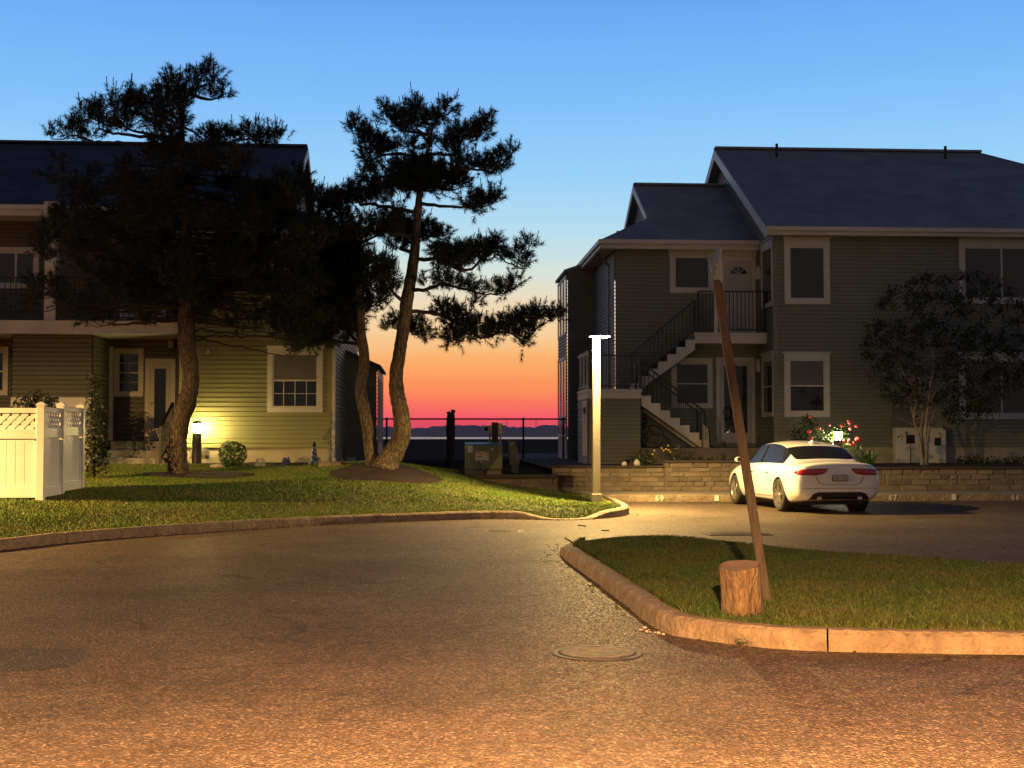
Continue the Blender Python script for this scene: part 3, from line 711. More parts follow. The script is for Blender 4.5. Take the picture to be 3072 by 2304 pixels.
# recessed stair block with Dutch-gable roof
YE2 = 40.1; ZE2 = XZ(2030, 719, YE2)[1]; XE2 = PY(1805, 722, YE2).x; XW2 = PY(1846, 1000, YRC).x
XG2 = None; z2 = lambda Y: ZE2+SL*(Y-YE2)
YR2 = YE2
for _ in range(60):
    z = XZ(2030, 556, YR2)[1]; YR2 = YE2+(z-ZE2)/SL
XG2 = PY(1922, 556, YR2).x; ZG2 = ZE2+SL*(XG2-XE2); YG2 = YE2+(XG2-XE2)
YB2 = 2*YR2-YE2
w = MB(); siding(w, FRONT(YRC), rect(XW2, XC), 1.0, ZE2-.12); siding(w, LEFTF(XW2), rect(YRC, YB2), 1.0, ZE2-.12)
siding(w, LEFTF(XG2), lambda z: (YR2-((YR2-YE2)-(z-ZE2)/SL), YR2+((YR2-YE2)-(z-ZE2)/SL)), ZG2-.05, z2(YR2)-.05)
w.build('stair_wall', M['sid_r'], HR)
r = MB()
slab(r, [(XE2, YE2, ZE2), (XC-.001, YE2, ZE2), (XC-.001, YR2, z2(YR2)), (XG2-.25, YR2, z2(YR2)), (XG2-.25, YG2, ZG2), (XG2, YG2, ZG2)], .14)
slab(r, [(XE2, YE2, ZE2-.002), (XG2, YG2, ZG2-.002), (XG2, 2*YR2-YG2, ZG2-.002), (XE2, YB2, ZE2-.002)], .14)
slab(r, [(XG2-.25, YR2+.002, z2(YR2)), (XC, YR2+.002, z2(YR2)), (XC, YB2, ZE2), (XE2, YB2, ZE2), (XG2, 2*YR2-YG2, ZG2), (XG2-.25, 2*YR2-YG2, ZG2)], .14)
r.bar((XG2-.25, YR2, z2(YR2)+.02), (XC-.01, YR2, z2(YR2)+.02), .3, .07)
r2 = r.build('lower_roof', M['roof_r'], HR)
q = PY(1853, 695, YE2+1.6); mp = MB(); mp.tube([(q.x, YE2+1.6, q.z-.5), (q.x, YE2+1.6, q.z+.02)], .04, 8); mp.build('vent_pipe', M['black'], r2)
g = MB()
for yy in (YG2, 2*YR2-YG2):
    g.hexa([(XG2-.28, yy, ZG2-.26), (XG2-.25, yy, ZG2-.26), (XG2-.25, YR2, z2(YR2)-.3), (XG2-.28, YR2, z2(YR2)-.3)], [(XG2-.28, yy, ZG2-.02), (XG2-.25, yy, ZG2-.02), (XG2-.25, YR2, z2(YR2)-.03), (XG2-.28, YR2, z2(YR2)-.03)])
g.build('gablet_rake', M['white'], HR)
fs = MB(); fs.box(XE2, XC-.03, YE2-.03, YE2, ZE2-.3, ZE2-.05); fs.box(XE2-.1, XC-.04, YE2-.12, YE2-.031, ZE2-.15, ZE2-.02); fs.box(XE2-.03, XE2, YE2, YB2, ZE2-.25, ZE2-.05); fs.box(XE2-.1, XE2-.031, YE2, YB2, ZE2-.15, ZE2-.02); fs.box(XE2, XC-.05, YE2, YRC, ZE2-.26, ZE2-.22); fs.box(XE2, XW2, YRC, YB2, ZE2-.27, ZE2-.23)
fs.build('lower_fascia', M['white'], HR)
d = MB(); xd = PY(1803, 1000, YRC+1.2).x; d.bar((XE2+.03, YRC+1.0, ZE2-.25), (XW2-.05, YRC+1.2, ZE2-.62), .07, .06); d.bar((XW2-.05, YRC+1.2, ZE2-.6), (XW2-.05, YRC+1.2, 1.2), .07, .06); d.build('downspout', M['grey_metal'], HR)
# rear bay (far left)
YQ = 45.6; xq0, xq1 = PY(1703, 1000, YQ).x, XW2; zq0, zq1 = XZ(1703, 812, YQ)[1], ZE2+.05
w = MB(); siding(w, FRONT(YQ), lambda z: (xq0 if z < zq0 else xq0+(xq1-xq0)*(z-zq0)/(zq1-zq0), xq1), .7, zq1-.1)
YQ1 = PX(1676, 1000, xq0).y; siding(w, LEFTF(xq0), rect(YQ, YQ1), .7, zq0); w.build('rear_bay', M['sid_r'], HR)
q = MB(); q.prism([(xq0-.12, YQ-.1, zq0+.03), (xq1, YQ-.1, zq1+.05), (xq1, YQ1, zq1+.05), (xq0-.12, YQ1, zq0+.03)], (0, 0, -.12)); q.build('rear_bay_roof', M['roof_r'], HR)
zb_ = [PX(1690, y, xq0).z for y in (1325, 1300, 1075, 1030, 1010, 830)]
for (za, zb, nm) in ((PX(1690, 1255, xq0).z, PX(1690, 1075, xq0).z, 'l'), (PX(1690, 1010, xq0).z, PX(1690, 838, xq0).z, 'u'), (PX(1690, 1310, xq0).z, PX(1690, 1262, xq0).z, 'b')):
    for k in range(3):
        ya = YQ+.12+(YQ1-YQ-.2)*k/3; yb = ya+(YQ1-YQ-.2)/3-.06
        window(HR, LEFTF(xq0), ya, yb, za, zb, .10, .08, 0, .06, style='single')
# landing box + lower flight
YX = 37.9; x0b, x1b = PY(1766, 1280, YX).x, PY(1921, 1280, YX).x; zl = XZ(1850, 1167, YX)[1]; zl0 = XZ(1850, 1196, YX)[1]
w = MB(); siding(w, FRONT(YX), rect(x0b, x1b), .7, zl0); siding(w, RIGHTF(x1b), rect(YX, YRC), .7, zl0); siding(w, LEFTF(x0b), rect(YX, YRC), .7, zl0); w.build('landing_base', M['sid_r'], HR)
q = MB(); q.box(x0b-.05, x1b+.05, YX-.06, YRC-.03, zl-.09, zl); q.box(x0b-.03, x1b+.025, YX-.035, YRC-.04, zl0, zl-.09); q.build('landing', M['white'], HR, bevel=.008)
q = MB(); q.box(x0b-.05, x0b-.022, YX+.15, YX+1.15, .95, zl0-.05); q.box(x0b-.08, x0b-.05, YX+.62, YX+.66, 1.0, zl0-.12); dd = q.build('storage_door', M['white'], HR)
q = MB(); zz = PX(1750, 1235, x0b-.06).z; q.box(x0b-.11, x0b-.05, YX+.4, YX+.47, zz-.06, zz+.12); q.box(x0b-.11, x0b-.05, YX+.3, YX+.4, zz-.06, zz-.02); q.build('hasp', M['black'], dd)
P = lambda px, py, Y: XZ(px, py, Y)
ga = P(1924, 1187, YX); gb = P(2127, 1342, YX); nst = 7
run = (gb[0]-ga[0])/nst; rise = (ga[1]-gb[1])/nst
def flight(name, Ya, Yb, xa, za, run, rise, n, sgn, thk):
    st = MB()
    prof = [(xa, za)]
    for i in range(n):
        prof.append((xa+sgn*run*(i+1), za-rise*i)); prof.append((xa+sgn*run*(i+1), za-rise*(i+1)))
    end = prof[-1]
    prof += [(end[0]-sgn*run*.9, end[1]-.0), (xa, za-thk)]
    for ya, yb in ((Ya, Ya+.05), (Yb-.05, Yb)):
        st = MB(); st.prism([(x, ya, z) for x, z in prof], (0, yb-ya, 0)); st.build(name+'_stringer', M['white'], HR)
    tr = MB()
    for i in range(n):
        xx0, xx1 = xa+sgn*run*i, xa+sgn*run*(i+1); z = za-rise*i
        tr.box(min(xx0, xx1)-.0, max(xx0, xx1)+.03*(sgn > 0), Ya+.051, Yb-.051, z-.045, z-.002); tr.box(xx1-.012, xx1+.012, Ya+.051, Yb-.051, z-rise, z-.046)
    tr.build(name+'_treads', M['timber'], HR)
flight('lower_flight', YX, YX+1.15, ga[0], ga[1], run, rise, nst, 1, .28)
YV = 39.3; zu = P(2180, 998, YV)[1]; zu0 = P(2180, 1030, YV)[1]; ux0, ux1 = P(2085, 1010, YV)[0], XC-.02
n2 = 8; rise2 = (zu-zl)/n2; run2 = run
flight('upper_flight', YV, YRC-.05, ux0, zu-rise2, run2, rise2, n2-1, -1, .30)
q = MB(); q.box(ux0-.03, ux1, YV-.03, YRC-.03, zu-.09, zu); q.box(ux0, ux1-.001, YV, YRC-.04, zu0, zu-.09); q.build('upper_landing', M['white'], HR, bevel=.006)
pst = MB(); xx = P(2105, 1000, YV)[0]; pst.box(P(2143, 900, YV)[0], P(2153, 900, YV)[0], YV+.02, YV+.1, zu, zu+1.1); pst.build('landing_post', M['white'], HR)
railing(HR, (P(2096, 900, YV)[0], YV+.06, zu), (ux1-.05, YV+.06, zu), P(2200, 874, YV)[1]-zu, .115, 'landing_railing')
railing(HR, (ux0-run2*n2+.3, YV+.06, zl+.1), (ux0, YV+.06, zu), 1.0, .12, 'upper_stair_railing')
railing(HR, (ga[0], YX+.08, ga[1]), (gb[0]-.1, YX+.08, gb[1]+.05), 1.0, .12, 'lower_stair_railing')
railing(HR, (ga[0], YX+1.07, ga[1]), (gb[0]-.1, YX+1.07, gb[1]+.05), 1.0, .12, 'lower_stair_railing')
railing(HR, (x0b+.05, YX+.05, zl), (x1b, YX+.05, zl), 1.0, .12, 'box_railing')
# left side rail of landing: pale posts
q = MB()
for k in range(3):
    y = YX+.25+k*.85
    q.box(x0b-.03, x0b+.02, y, y+.06, zl, zl+1.15); q.box(x0b-.05, x0b+.04, y-.05, y+.11, zl+.05, zl+.12); q.box(x0b-.05, x0b+.04, y-.05, y+.11, zl+1.0, zl+1.06)
q.box(x0b-.02, x0b+.015, YX+.1, YRC, zl+1.06, zl+1.1); q.build('side_railing', M['white'], HR)
# doors and windows on the recessed wall
T = FRONT(YRC); W = MB()
hx0, hx1 = P(2008, 750, YRC)[0], XC-.03; W.box(hx0-.02, hx1, .008, .05, P(2100, 768, YRC)[1], P(2100, 741, YRC)[1], T=T); W.build('header_board', M['white'], HR)
s0, s1, z0, z1 = pxw(2009, 2141, 768, 880, YRC); window(HR, T, s0, s1, z0, z1-.004, .15, .03, 0, style='single')
entry_door(HR, YRC, P(2164, 900, YRC)[0], P(2266, 900, YRC)[0], zu+.02, P(2200, 770, YRC)[1], 'fan')
s0, s1, z0, z1 = pxw(2014, 2137, 1074, 1225, YRC); window(HR, T, s0, s1, z0, z1, .13, .17, 0, style='double')
zdr = P(2200, 1331, YRC)[1]; entry_door(HR, YRC, P(2148, 1200, YRC)[0], P(2264, 1200, YRC)[0], zdr, P(2200, 1072, YRC)[1], 'storm')
for py, nm in ((822, 'a'), (1100, 'b')):
    q = MB(); c = PX(2272, py, XC-.1); q.box(XC-.14, XC-.02, c.y-.07, c.y+.07, c.z-.16, c.z+.16); q.bar((XC-.08, c.y, c.z+.17), (XC-.08, c.y, c.z+.24), .08); q.build('wall_lantern', M['white'], HR)
# porch slab
q = MB(); po0, po1 = P(1925, 1350, 37.6)[0], XC-.03; q.box(po0, po1, 37.55, YRC-.02, .5, FZr-.03); q.build('porch', M['stone'], HR)
# ================================================================ WALLS + TERRACE
YWL = 32.0
def stones(name, x0, x1, y, z0, z1, m, par, seed, hrow=.125):
    rr = random.Random(seed); b = MB(); z = z0; n = max(2, round((z1-z0)/hrow)); hs = (z1-z0)/n
    for j in range(n):
        x = x0-rr.random()*.2; zz0, zz1 = z0+j*hs, z0+(j+1)*hs
        while x < x1:
            L = rr.choice((.22, .3, .38, .5, .62))*rr.uniform(.85, 1.2); a, c = max(x, x0)+.006, min(x+L, x1)-.006
            if c-a > .04:
                g = .008; d = rr.uniform(-.014, .008)
                q = lambda: rr.uniform(-.012, .012)
                bt = [(a+.012, y+d+q(), zz0+g+q()*.5), (c-.012, y+d+q(), zz0+g+q()*.5), (c+.004, y+.2, zz0), (a-.004, y+.2, zz0)]
                tp = [(a+.012, y+d+q(), zz1-g+q()*.5), (c-.012, y+d+q(), zz1-g+q()*.5), (c+.004, y+.2, zz1), (a-.004, y+.2, zz1)]
                b.hexa(bt, tp)
            x += L
    b.box(x0, x1, y+.018, y+.3, z0, z1-.01)
    return b.build(name, m, par, bevel=.008)
sw = thing('retaining_wall', (6, YWL, .17), 'low stacked stone retaining wall behind the parking bays', 'wall')
xa, xb, xc = PY(1660, 1430, YWL).x, PY(1994, 1400, YWL).x, PY(2420, 1400, YWL).x
zlo, zhi = XZ(1900, 1403, YWL)[1], XZ(2100, 1388, YWL)[1]; zr_ = XZ(2800, 1408, YWL)[1]
stones('stone_course', xa, xb, YWL, .17, zlo, M['stone'], sw, 1); stones('stone_course', xb, xc, YWL-.01, .17, zhi, M['stone'], sw, 2); stones('stone_course', xc, 26, YWL, .17, zr_, M['stone'], sw, 3)
q = MB(); q.box(xa, xb-.02, YWL-.04, YWL+.32, zlo, zlo+.05); q.box(xb-.01, xc, YWL-.05, YWL+.32, zhi, zhi+.055); q.box(xc+.001, 26, YWL-.04, YWL+.32, zr_, zr_+.05); q.build('coping', M['timber'], sw, bevel=.01)
tw = thing('garden_wall', (2, 31.4, .4), 'low timber edged block wall under the green utility box', 'wall')
wx0, wx1 = PY(1390, 1430, 31.3).x, xa+.05; wz1 = XZ(1500, 1424, 31.3)[1]
stones('block_course', wx0, wx1, 31.3, .1, wz1-.09, M['stone'], tw, 5, .14)
q = MB(); q.box(wx0-.05, wx1, 31.25, 31.6, wz1-.09, wz1); q.build('timber_cap', M['timber'], tw, bevel=.01)
# terrace + back yard
sheet('terrace', [(xa, YWL+.2), (40, YWL+.2), (40, 60), (xa, 60)], zlo-.04, M['mulch'])
ys = MB(); ys.add([(-40, 33.9, .70), (wx0, 33.9, .66), (wx0, 31.5, wz1-.05), (xa+.5, 31.5, wz1-.05), (xa+.5, 48, .66), (-40, 48, .66), (-40, 62, .05), (xa+30, 62, .05), (xa+30, 48, .6)], [(0, 1, 5), (1, 4, 5), (1, 2, 3, 4), (5, 4, 7, 6), (4, 8, 7)])
o = ys.build('yard', M['soil']); o['kind'] = 'structure'
# ================================================================ UTILITY THINGS
def ground_at(px, py, Y): return PY(px, py, Y)
c = PY(1452, 1424, 31.45); YT = 31.45
tb = thing('utility_box', (c.x, YT, wz1), 'olive green padmount utility cabinet with warning sticker', 'utility box')
x0, x1 = PY(1397, 1380, YT).x, PY(1507, 1380, YT).x; zt = XZ(1450, 1333, YT)[1]; zm_ = XZ(1450, 1404, YT)[1]
b = MB(); b.prism([(x0, YT, wz1+.12), (x0, YT, zt-.03), (x0, YT+.06, zt), (x0, YT+.85, zt+.05), (x0, YT+.85, wz1+.12)], (x1-x0, 0, 0)); 
b.box(x0-.01, x1+.01, YT-.012, YT+.02, wz1+.15, wz1+.22); b.box(x1-.12, x1-.1, YT-.008, YT+.01, wz1+.22, zt-.06)
cab = b.build('cabinet', M['green_box'], tb, bevel=.015)
b = MB(); cx = (x0+x1)/2; b.box(x0, cx-.05, YT-.01, YT+.85, wz1, wz1+.1); b.box(cx+.06, x1-.02, YT-.01, YT+.85, wz1, wz1+.1); b.box(cx-.05, cx+.06, YT+.03, YT+.84, wz1, wz1+.1); b.build('plinth', M['tan_box'], tb)
def sticker(px0, px1, py0, py1, m, par, name='sticker', off=.006):
    q = MB(); q.box(PY(px0, py0, YT).x, PY(px1, py0, YT).x, YT-off-.004, YT-off+.005, XZ(px0, py1, YT)[1], XZ(px0, py0, YT)[1]); return q.build(name, m, par)
s = sticker(1426, 1466, 1354, 1381, M['paper'], cab); s['label'] = 'cream warning sticker'
q = MB()
for a in ((1428, 1443, 1356, 1358.5), (1452, 1464, 1356, 1358.5), (1429, 1448, 1369, 1371.5), (1434, 1437, 1363, 1367), (1443, 1446.5, 1361, 1366), (1454, 1462, 1363, 1364), (1454, 1463, 1367, 1368), (1454, 1463, 1372, 1373)):
    q.box(PY(a[0], 1360, YT).x, PY(a[1], 1360, YT).x, YT-.0125, YT-.009, XZ(1440, a[3], YT)[1], XZ(1440, a[2], YT)[1])
q.build('sticker_print', M['ink'], s)
sticker(1403, 1418, 1337, 1358, M['paper_w'], cab)['label'] = 'pale notice'
b = MB(); b.box(cx-.06, cx+.05, YT-.03, YT-.0, wz1+.1, wz1+.33); b.build('latch', M['green_box'], tb)
b = MB(); b.lathe([(.0, -.05), (.035, -.045), (.035, -.0)], 12, (PY(1476, 1348, YT).x, YT, XZ(1476, 1348, YT)[1]), 'y'); b.build('tag_plate', M['paper'], tb)
b = MB(); b.lathe([(.0, -.05), (.03, -.045), (.03, 0)], 12, (PY(1442, 1386, YT).x, YT, XZ(1442, 1386, YT)[1]), 'y'); b.build('tag_plate', M['paper'], tb)
# meter post
YM = 32.6; c = PY(1486, 1330, YM); mz = .6
mt = thing('meter_post', (c.x, YM, mz), 'square wooden post carrying two grey meter boxes behind the utility box', 'post')
b = MB(); xa_, xb_ = PY(1476, 1300, YM).x, PY(1495, 1300, YM).x; b.box(xa_, xb_, YM, YM+.16, mz, XZ(1486, 1267, YM)[1]); b.build('post', M['timber'], mt, bevel=.01)
for p0, p1, t0, t1 in ((1464, 1475.6, 1276, 1301), (1495.4, 1507, 1270, 1303)):
    b = MB(); b.box(PY(p0, 1290, YM).x, PY(p1, 1290, YM).x, YM-.06, YM+.1, XZ(1486, t1, YM)[1], XZ(1486, t0, YM)[1]); o = b.build('meter_box', M['grey_metal'], mt, bevel=.012)
    xm = PY((p0+p1)/2, 1290, YM).x; b = MB(); b.tube([(xm, YM, XZ(1486, t1, YM)[1]+.01), (xm, YM, mz)], .022, 8); b.build('conduit', M['grey_metal'], mt)
b = MB(); b.lathe([(0, -.09), (.05, -.08), (.06, -.0), (.06, .06)], 14, (PY(1459, 1286, YM).x, YM, XZ(1459, 1286, YM)[1]), 'y'); b.build('meter_dial', M['glass'], mt)
# leaning pedestal
YPd = 31.9; pb = PY(1545, 1412, YPd); pe = thing('cable_pedestal', (pb.x, YPd, pb.z), 'leaning tan cable pedestal right of the utility box', 'pedestal')
b = MB(); q0 = PY(1543, 1395, YPd); q1 = PY(1537, 1322, YPd); hw = .115
b.hexa([(q0.x-hw*1.05, YPd-.1, q0.z), (q0.x+hw*1.15, YPd-.1, q0.z+.02), (q0.x+hw*1.15, YPd+.12, q0.z+.02), (q0.x-hw*1.05, YPd+.12, q0.z)], [(q1.x-hw*.9, YPd-.06, q1.z), (q1.x+hw*.75, YPd-.06, q1.z-.0), (q1.x+hw*.75, YPd+.14, q1.z), (q1.x-hw*.9, YPd+.14, q1.z)]); b.build('housing', M['tan_box'], pe, bevel=.012)
b = MB(); b.box(pb.x-.08, pb.x+.08, YPd-.06, YPd+.08, pb.z-.05, q0.z+.05); b.build('base', M['tan_box'], pe)
b = MB(); b.box(q1.x-.05, q1.x+.02, YPd-.082, YPd-.06, q1.z-.09, q1.z-.06); b.build('tag', M['paper_w'], pe)
# piling
YPl = 37.0; pb = PY(1350, 1400, YPl); pt = PY(1353, 1240, YPl); zg = .64
pl = thing('piling', (pb.x, YPl, zg), 'dark weathered timber piling with ragged vine covered top', 'piling')
b = MB(); pts = [(pb.x, YPl, zg-.1), (pb.x+.02, YPl, 1.2), (pt.x-.03, YPl, 1.7), (pt.x, YPl, pt.z-.05)]; b.tube(catmull(pts, .12), .115, 9, noise=.2); b.bar((pt.x+.02, YPl, pt.z-.1), (pt.x+.07, YPl, pt.z+.1), .1, .12); b.bar((pt.x-.03, YPl, pt.z-.1), (pt.x-.08, YPl, pt.z+.05), .09, .1); b.build('post', M['pile'], pl)
# chain link fence
YCf = 46.0; ft = thing('chain_link_fence', (2, YCf, .6), 'dark chain link fence with top rail between the two houses', 'fence')
fx0, fx1 = PY(1120, 1256, YCf).x, PY(1700, 1256, YCf).x; fz = XZ(1400, 1257, YCf)[1]
b = MB(); b.tube([(fx0, YCf, fz), (fx1, YCf, fz)], .028, 8); b.build('top_rail', M['chain'], ft)
for px in (1160, 1362, 1570, 1690):
    x = PY(px, 1300, YCf).x; b = MB(); b.tube([(x, YCf, .5), (x, YCf, fz+.05)], .035, 8); b.build('fence_post', M['chain'], ft)
b = MB(); hgt = fz-.62; x = fx0-hgt
while x < fx1:
    for dx in (hgt, -hgt):
        a, c = (x, x+dx) if dx > 0 else (x+hgt, x)
        za, zc = .62, fz
        t0 = max(0, (fx0-a)/(c-a)) if c > a else max(0, (a-fx1)/(a-c)); t1 = min(1, (fx1-a)/(c-a)) if c > a else min(1, (a-fx0)/(a-c))
        if t1 > t0: b.bar((a+(c-a)*t0, YCf, za+(zc-za)*t0), (a+(c-a)*t1, YCf, za+(zc-za)*t1), .0045)
    x += .085
b.build('wire_mesh', M['chain'], ft)
# ================================================================ WHITE VINYL FENCE
vf = thing('vinyl_fence', (-9, 23, .35), 'white vinyl privacy fence with lattice top on the lawn at left', 'fence')
CF = on_lawn(121, 1503); CE = on_lawn(240, 1466)
def fpost(p, ztop):
    b = MB(); z0 = lawn_z(p.x, p.y)-.1; b.box(p.x-.065, p.x+.065, p.y-.065, p.y+.065, z0, ztop); o = b.build('fence_post', M['vinyl'], vf, bevel=.006)
    c = MB(); c.box(p.x-.075, p.x+.075, p.y-.075, p.y+.075, ztop, ztop+.035); c.hexa([(p.x-.07, p.y-.07, ztop+.035), (p.x+.07, p.y-.07, ztop+.035), (p.x+.07, p.y+.07, ztop+.035), (p.x-.07, p.y+.07, ztop+.035)], [(p.x-.02, p.y-.02, ztop+.07), (p.x+.02, p.y-.02, ztop+.07), (p.x+.02, p.y+.02, ztop+.07), (p.x-.02, p.y+.02, ztop+.07)]); c.build('post_cap', M['vinyl'], o)
ztopF = XZ(118, 1207, CF.y)[1]-.06; zrail = XZ(60, 1224, CF.y)[1]
def fpanel(A, B, zt, flip=1):
    A, B = Vector((A.x, A.y, 0)), Vector((B.x, B.y, 0)); L = (B-A).length; u = (B-A)/L; nrm = Vector((u.y, -u.x, 0))*flip
    za, zb = lawn_z(A.x, A.y), lawn_z(B.x, B.y)
    def T(s, d, z):
        p = A+u*s+nrm*d; return (p.x, p.y, z)
    zg = (za+zb)/2+.03; s0, s1 = .066, L-.066
    zt1, zl1, zl0, zm0 = zt, zt-.085, zt-.355, zt-.52
    b = MB(); b.box(s0, s1, -.04, .04, zl1, zt1, T=T); b.box(s0, s1, -.04, .04, zm0, zl0, T=T); b.box(s0, s1, -.04, .04, zg, zg+.17, T=T)
    b.box(s0, s0+.045, -.03, .03, zg+.17, zm0-.035, T=T); b.box(s1-.045, s1, -.03, .03, zg+.17, zm0-.035, T=T); b.box(s0, s0+.03, -.022, .022, zl0, zl1, T=T); b.box(s1-.03, s1, -.022, .022, zl0, zl1, T=T)
    n = max(1, round((s1-s0-.09)/.155)); w = (s1-s0-.09)/n
    for k in range(n): b.box(s0+.045+k*w+.003, s0+.045+(k+1)*w-.003, -.014, .014, zg+.17, zm0-.035, T=T)
    b.box(s0+.045, s1-.045, -.010, .010, zg+.17, zm0-.001, T=T)
    o = b.build('fence_panel', M['vinyl'], vf, bevel=.004)
    la = MB(); x0, x1, y0, y1 = s0+.03, s1-.03, zl0, zl1; hh = y1-y0
    for sg, d in ((1, .004), (-1, -.004)):
        c = x0-hh
        while c < x1+hh:
            a, e = (c, c+hh*sg*1.0) 
            pts = []
            t0, t1 = 0, 1; dx = e-a
            lo, hi = (x0-a)/dx, (x1-a)/dx
            if lo > hi: lo, hi = hi, lo
            t0, t1 = max(0, lo), min(1, hi)
            if t1-t0 > .03:
                p0, p1 = T(a+dx*t0, d, y0+hh*t0), T(a+dx*t1, d, y0+hh*t1)
                la.bar(p0, p1, .078, .007, up=nrm)
            c += .155
    la.build('lattice', M['vinyl'], o)
mid = CF.lerp(CE, .47)
fpost(CF, ztopF); zE = XZ(238, 1213, CE.y)[1]-.06; fpost(mid, (ztopF+zE)/2+.01); fpost(CE, zE)
FL = Vector((CF.x-2.35, CF.y+.02, 0)); fpost(FL, ztopF); fpanel(FL, CF, zrail, 1); fpanel(CF, mid, zrail+.02, 1); fpanel(mid, CE, zrail+.05, 1)
# ================================================================ LAMPS
LB_ = on_lawn(1789, 1509)
def point(name, loc, power, c, r=.08, typ='POINT', par=None):
    l = bpy.data.lights.new(name, typ); l.energy = power; l.color = c
    if typ != 'AREA': l.shadow_soft_size = r
    o = bpy.data.objects.new(name, l); COL.objects.link(o); o.location = loc
    if par:
        o.parent = par; d_ = Vector(loc)-par.location; d_ = Matrix.Rotation(-par.rotation_euler.z, 3, 'Z') @ d_; o.location = (d_.x/par.scale.x, d_.y/par.scale.y, d_.z/par.scale.z)
    return o
WARM = (1.0, .64, .21)
SOD = (1.0, .47, .165)
LPX = dict()
def post_lamp(base, label, hgt, group=None, turn=0, src=None):
    if src is None:
        t = thing('lamp_post', base, label, 'lamp post', group)
        b = MB(); w_ = .078; b.box(base.x-w_, base.x+w_, base.y-w_, base.y+w_, base.z-.1, base.z+hgt-.02); b.build('post', M['postwhite'], t, bevel=.008)
        b = MB(); b.box(base.x-w_-.025, base.x+w_+.025, base.y-w_-.025, base.y+w_+.025, base.z-.05, base.z+.19); b.build('base_sleeve', M['postwhite'], t, bevel=.01)
        b = MB(); cx, cy, cz = base.x+.05, base.y-.23, base.z+hgt
        b.lathe([(0, .075), (.05, .07), (.10, .035), (.2, .018), (.232, .008), (.228, .002), (.0, .001)], 28, (cx, cy, cz+.012)); b.build('lamp_head', M['grey_metal'], t)
        b = MB(); b.lathe([(.217, .012), (.21, .004), (.10, -.022), (.0, -.035)], 28, (cx, cy, cz+.004)); b.build('lamp_lens', M['lamp_on'], t)
        return t, Vector((cx, cy, cz))
    r = src.copy(); COL.objects.link(r); r.location = base; r['label'] = label
    for ch in src.children:
        if ch.type == 'LIGHT': continue
        c = ch.copy(); COL.objects.link(c); c.parent = r
    return r, Vector((base.x+.05, base.y-.23, base.z+hgt))
ztop = XZ(1789, 1014, LB_.y)[1]; HG = ztop-LB_.z
LP, lh = post_lamp(LB_, 'lit white square lamp post with flat round head beside the kerb', HG)
def down(name, loc, power, c, par, r=.05):
    o = point(name, loc, power, c, typ='AREA', par=par); o.data.shape = 'DISK'; o.data.size = r*2; return o
TILT = Vector((.13, -.10, -1))
ml = down('lamp_light', (lh.x, lh.y, lh.z-.06), PW_MAIN, WARM, LP); ml.rotation_euler = TILT.to_track_quat('-Z', 'Y').to_euler()
point('lamp_glow', (lh.x, lh.y-.02, lh.z-.12), PW_MAIN*.14, WARM, .06, par=LP)
# the same kind of lamp stands behind the camera and out of frame at left
for nm, loc, pw, cc in (('a', (.7, .7, .0), PW_STREET, SOD), ('b', (-13.6, 19.6, .45), PW_LEFT, (1.0, .57, .16))):
    b0 = Vector(loc); t, h2 = post_lamp(b0, 'lit white lamp post standing by the road near the viewer' if nm == 'a' else 'lit white lamp post standing left of the vinyl fence', HG, src=LP)
    rz_ = math.pi if nm == 'a' else math.pi/2; t.rotation_euler.z = rz_; h2 = b0+Matrix.Rotation(rz_, 3, 'Z') @ (h2-b0)
    if nm == 'a': t.scale = (1, 1, .8); h2.z *= .8
    dl = down('lamp_light', (h2.x, h2.y, h2.z-.06), pw, cc, t)
    if nm == 'a': dl.rotation_euler = Vector((0, .055, -1)).to_track_quat('-Z', 'Y').to_euler()
# bollards
def bollard(px, py, r, htop, lens, label, power, c, dark, name='bollard_light', zg=None, Y=None):
    g = on_lawn(px, py) if Y is None else PY(px, py, Y)
    if zg is not None: g.z = zg
    t = thing(name, g, label, 'bollard light'); h = htop
    b = MB(); b.lathe([(r, -.05), (r, h*.72), (r*.9, h*.725), (0, h*.73)], 24, tuple(g)); b.build('post', dark, t)
    b = MB(); b.lathe([(r*.96, h*.73), (r*.98, h*.80), (r*.96, h*.93)], 24, tuple(g)); b.build('lamp_lens', lens, t)
    b = MB(); b.lathe([(r*1.06, h*.93), (r*1.08, h*.945), (r*.8, h*.985), (0, h)], 24, tuple(g)); b.build('cap', dark, t)
    for k in range(3):
        a = 2*math.pi*(k+.3)/3; p = Vector((g.x+math.cos(a)*r*.97, g.y+math.sin(a)*r*.97, g.z)); b = MB(); b.bar(p+Vector((0, 0, h*.73)), p+Vector((0, 0, h*.94)), .012); b.build('strut', dark, t)
    return t
gz = PY(590, 1398, 32.75); gz.z = lawn_z(gz.x, 32.75); hb = PY(590, 1262, 32.75).z-gz.z
BL = bollard(590, 1398, .115, hb, M['bollard_on'], 'black bollard light glowing in front of the olive siding', PW_BOL, (1, .80, .30), M['black'], zg=gz.z, Y=32.75)
g2 = PY(2514, 1395, 34.2); BR = bollard(2514, 1395, .10, PY(2514, 1288, 34.2).z-(zlo-.04), M['bollard2_on'], 'small bright garden light standing among red roses behind the car', PW_BOL2, (1, .86, .46), M['black'], zg=zlo-.04, Y=34.2)
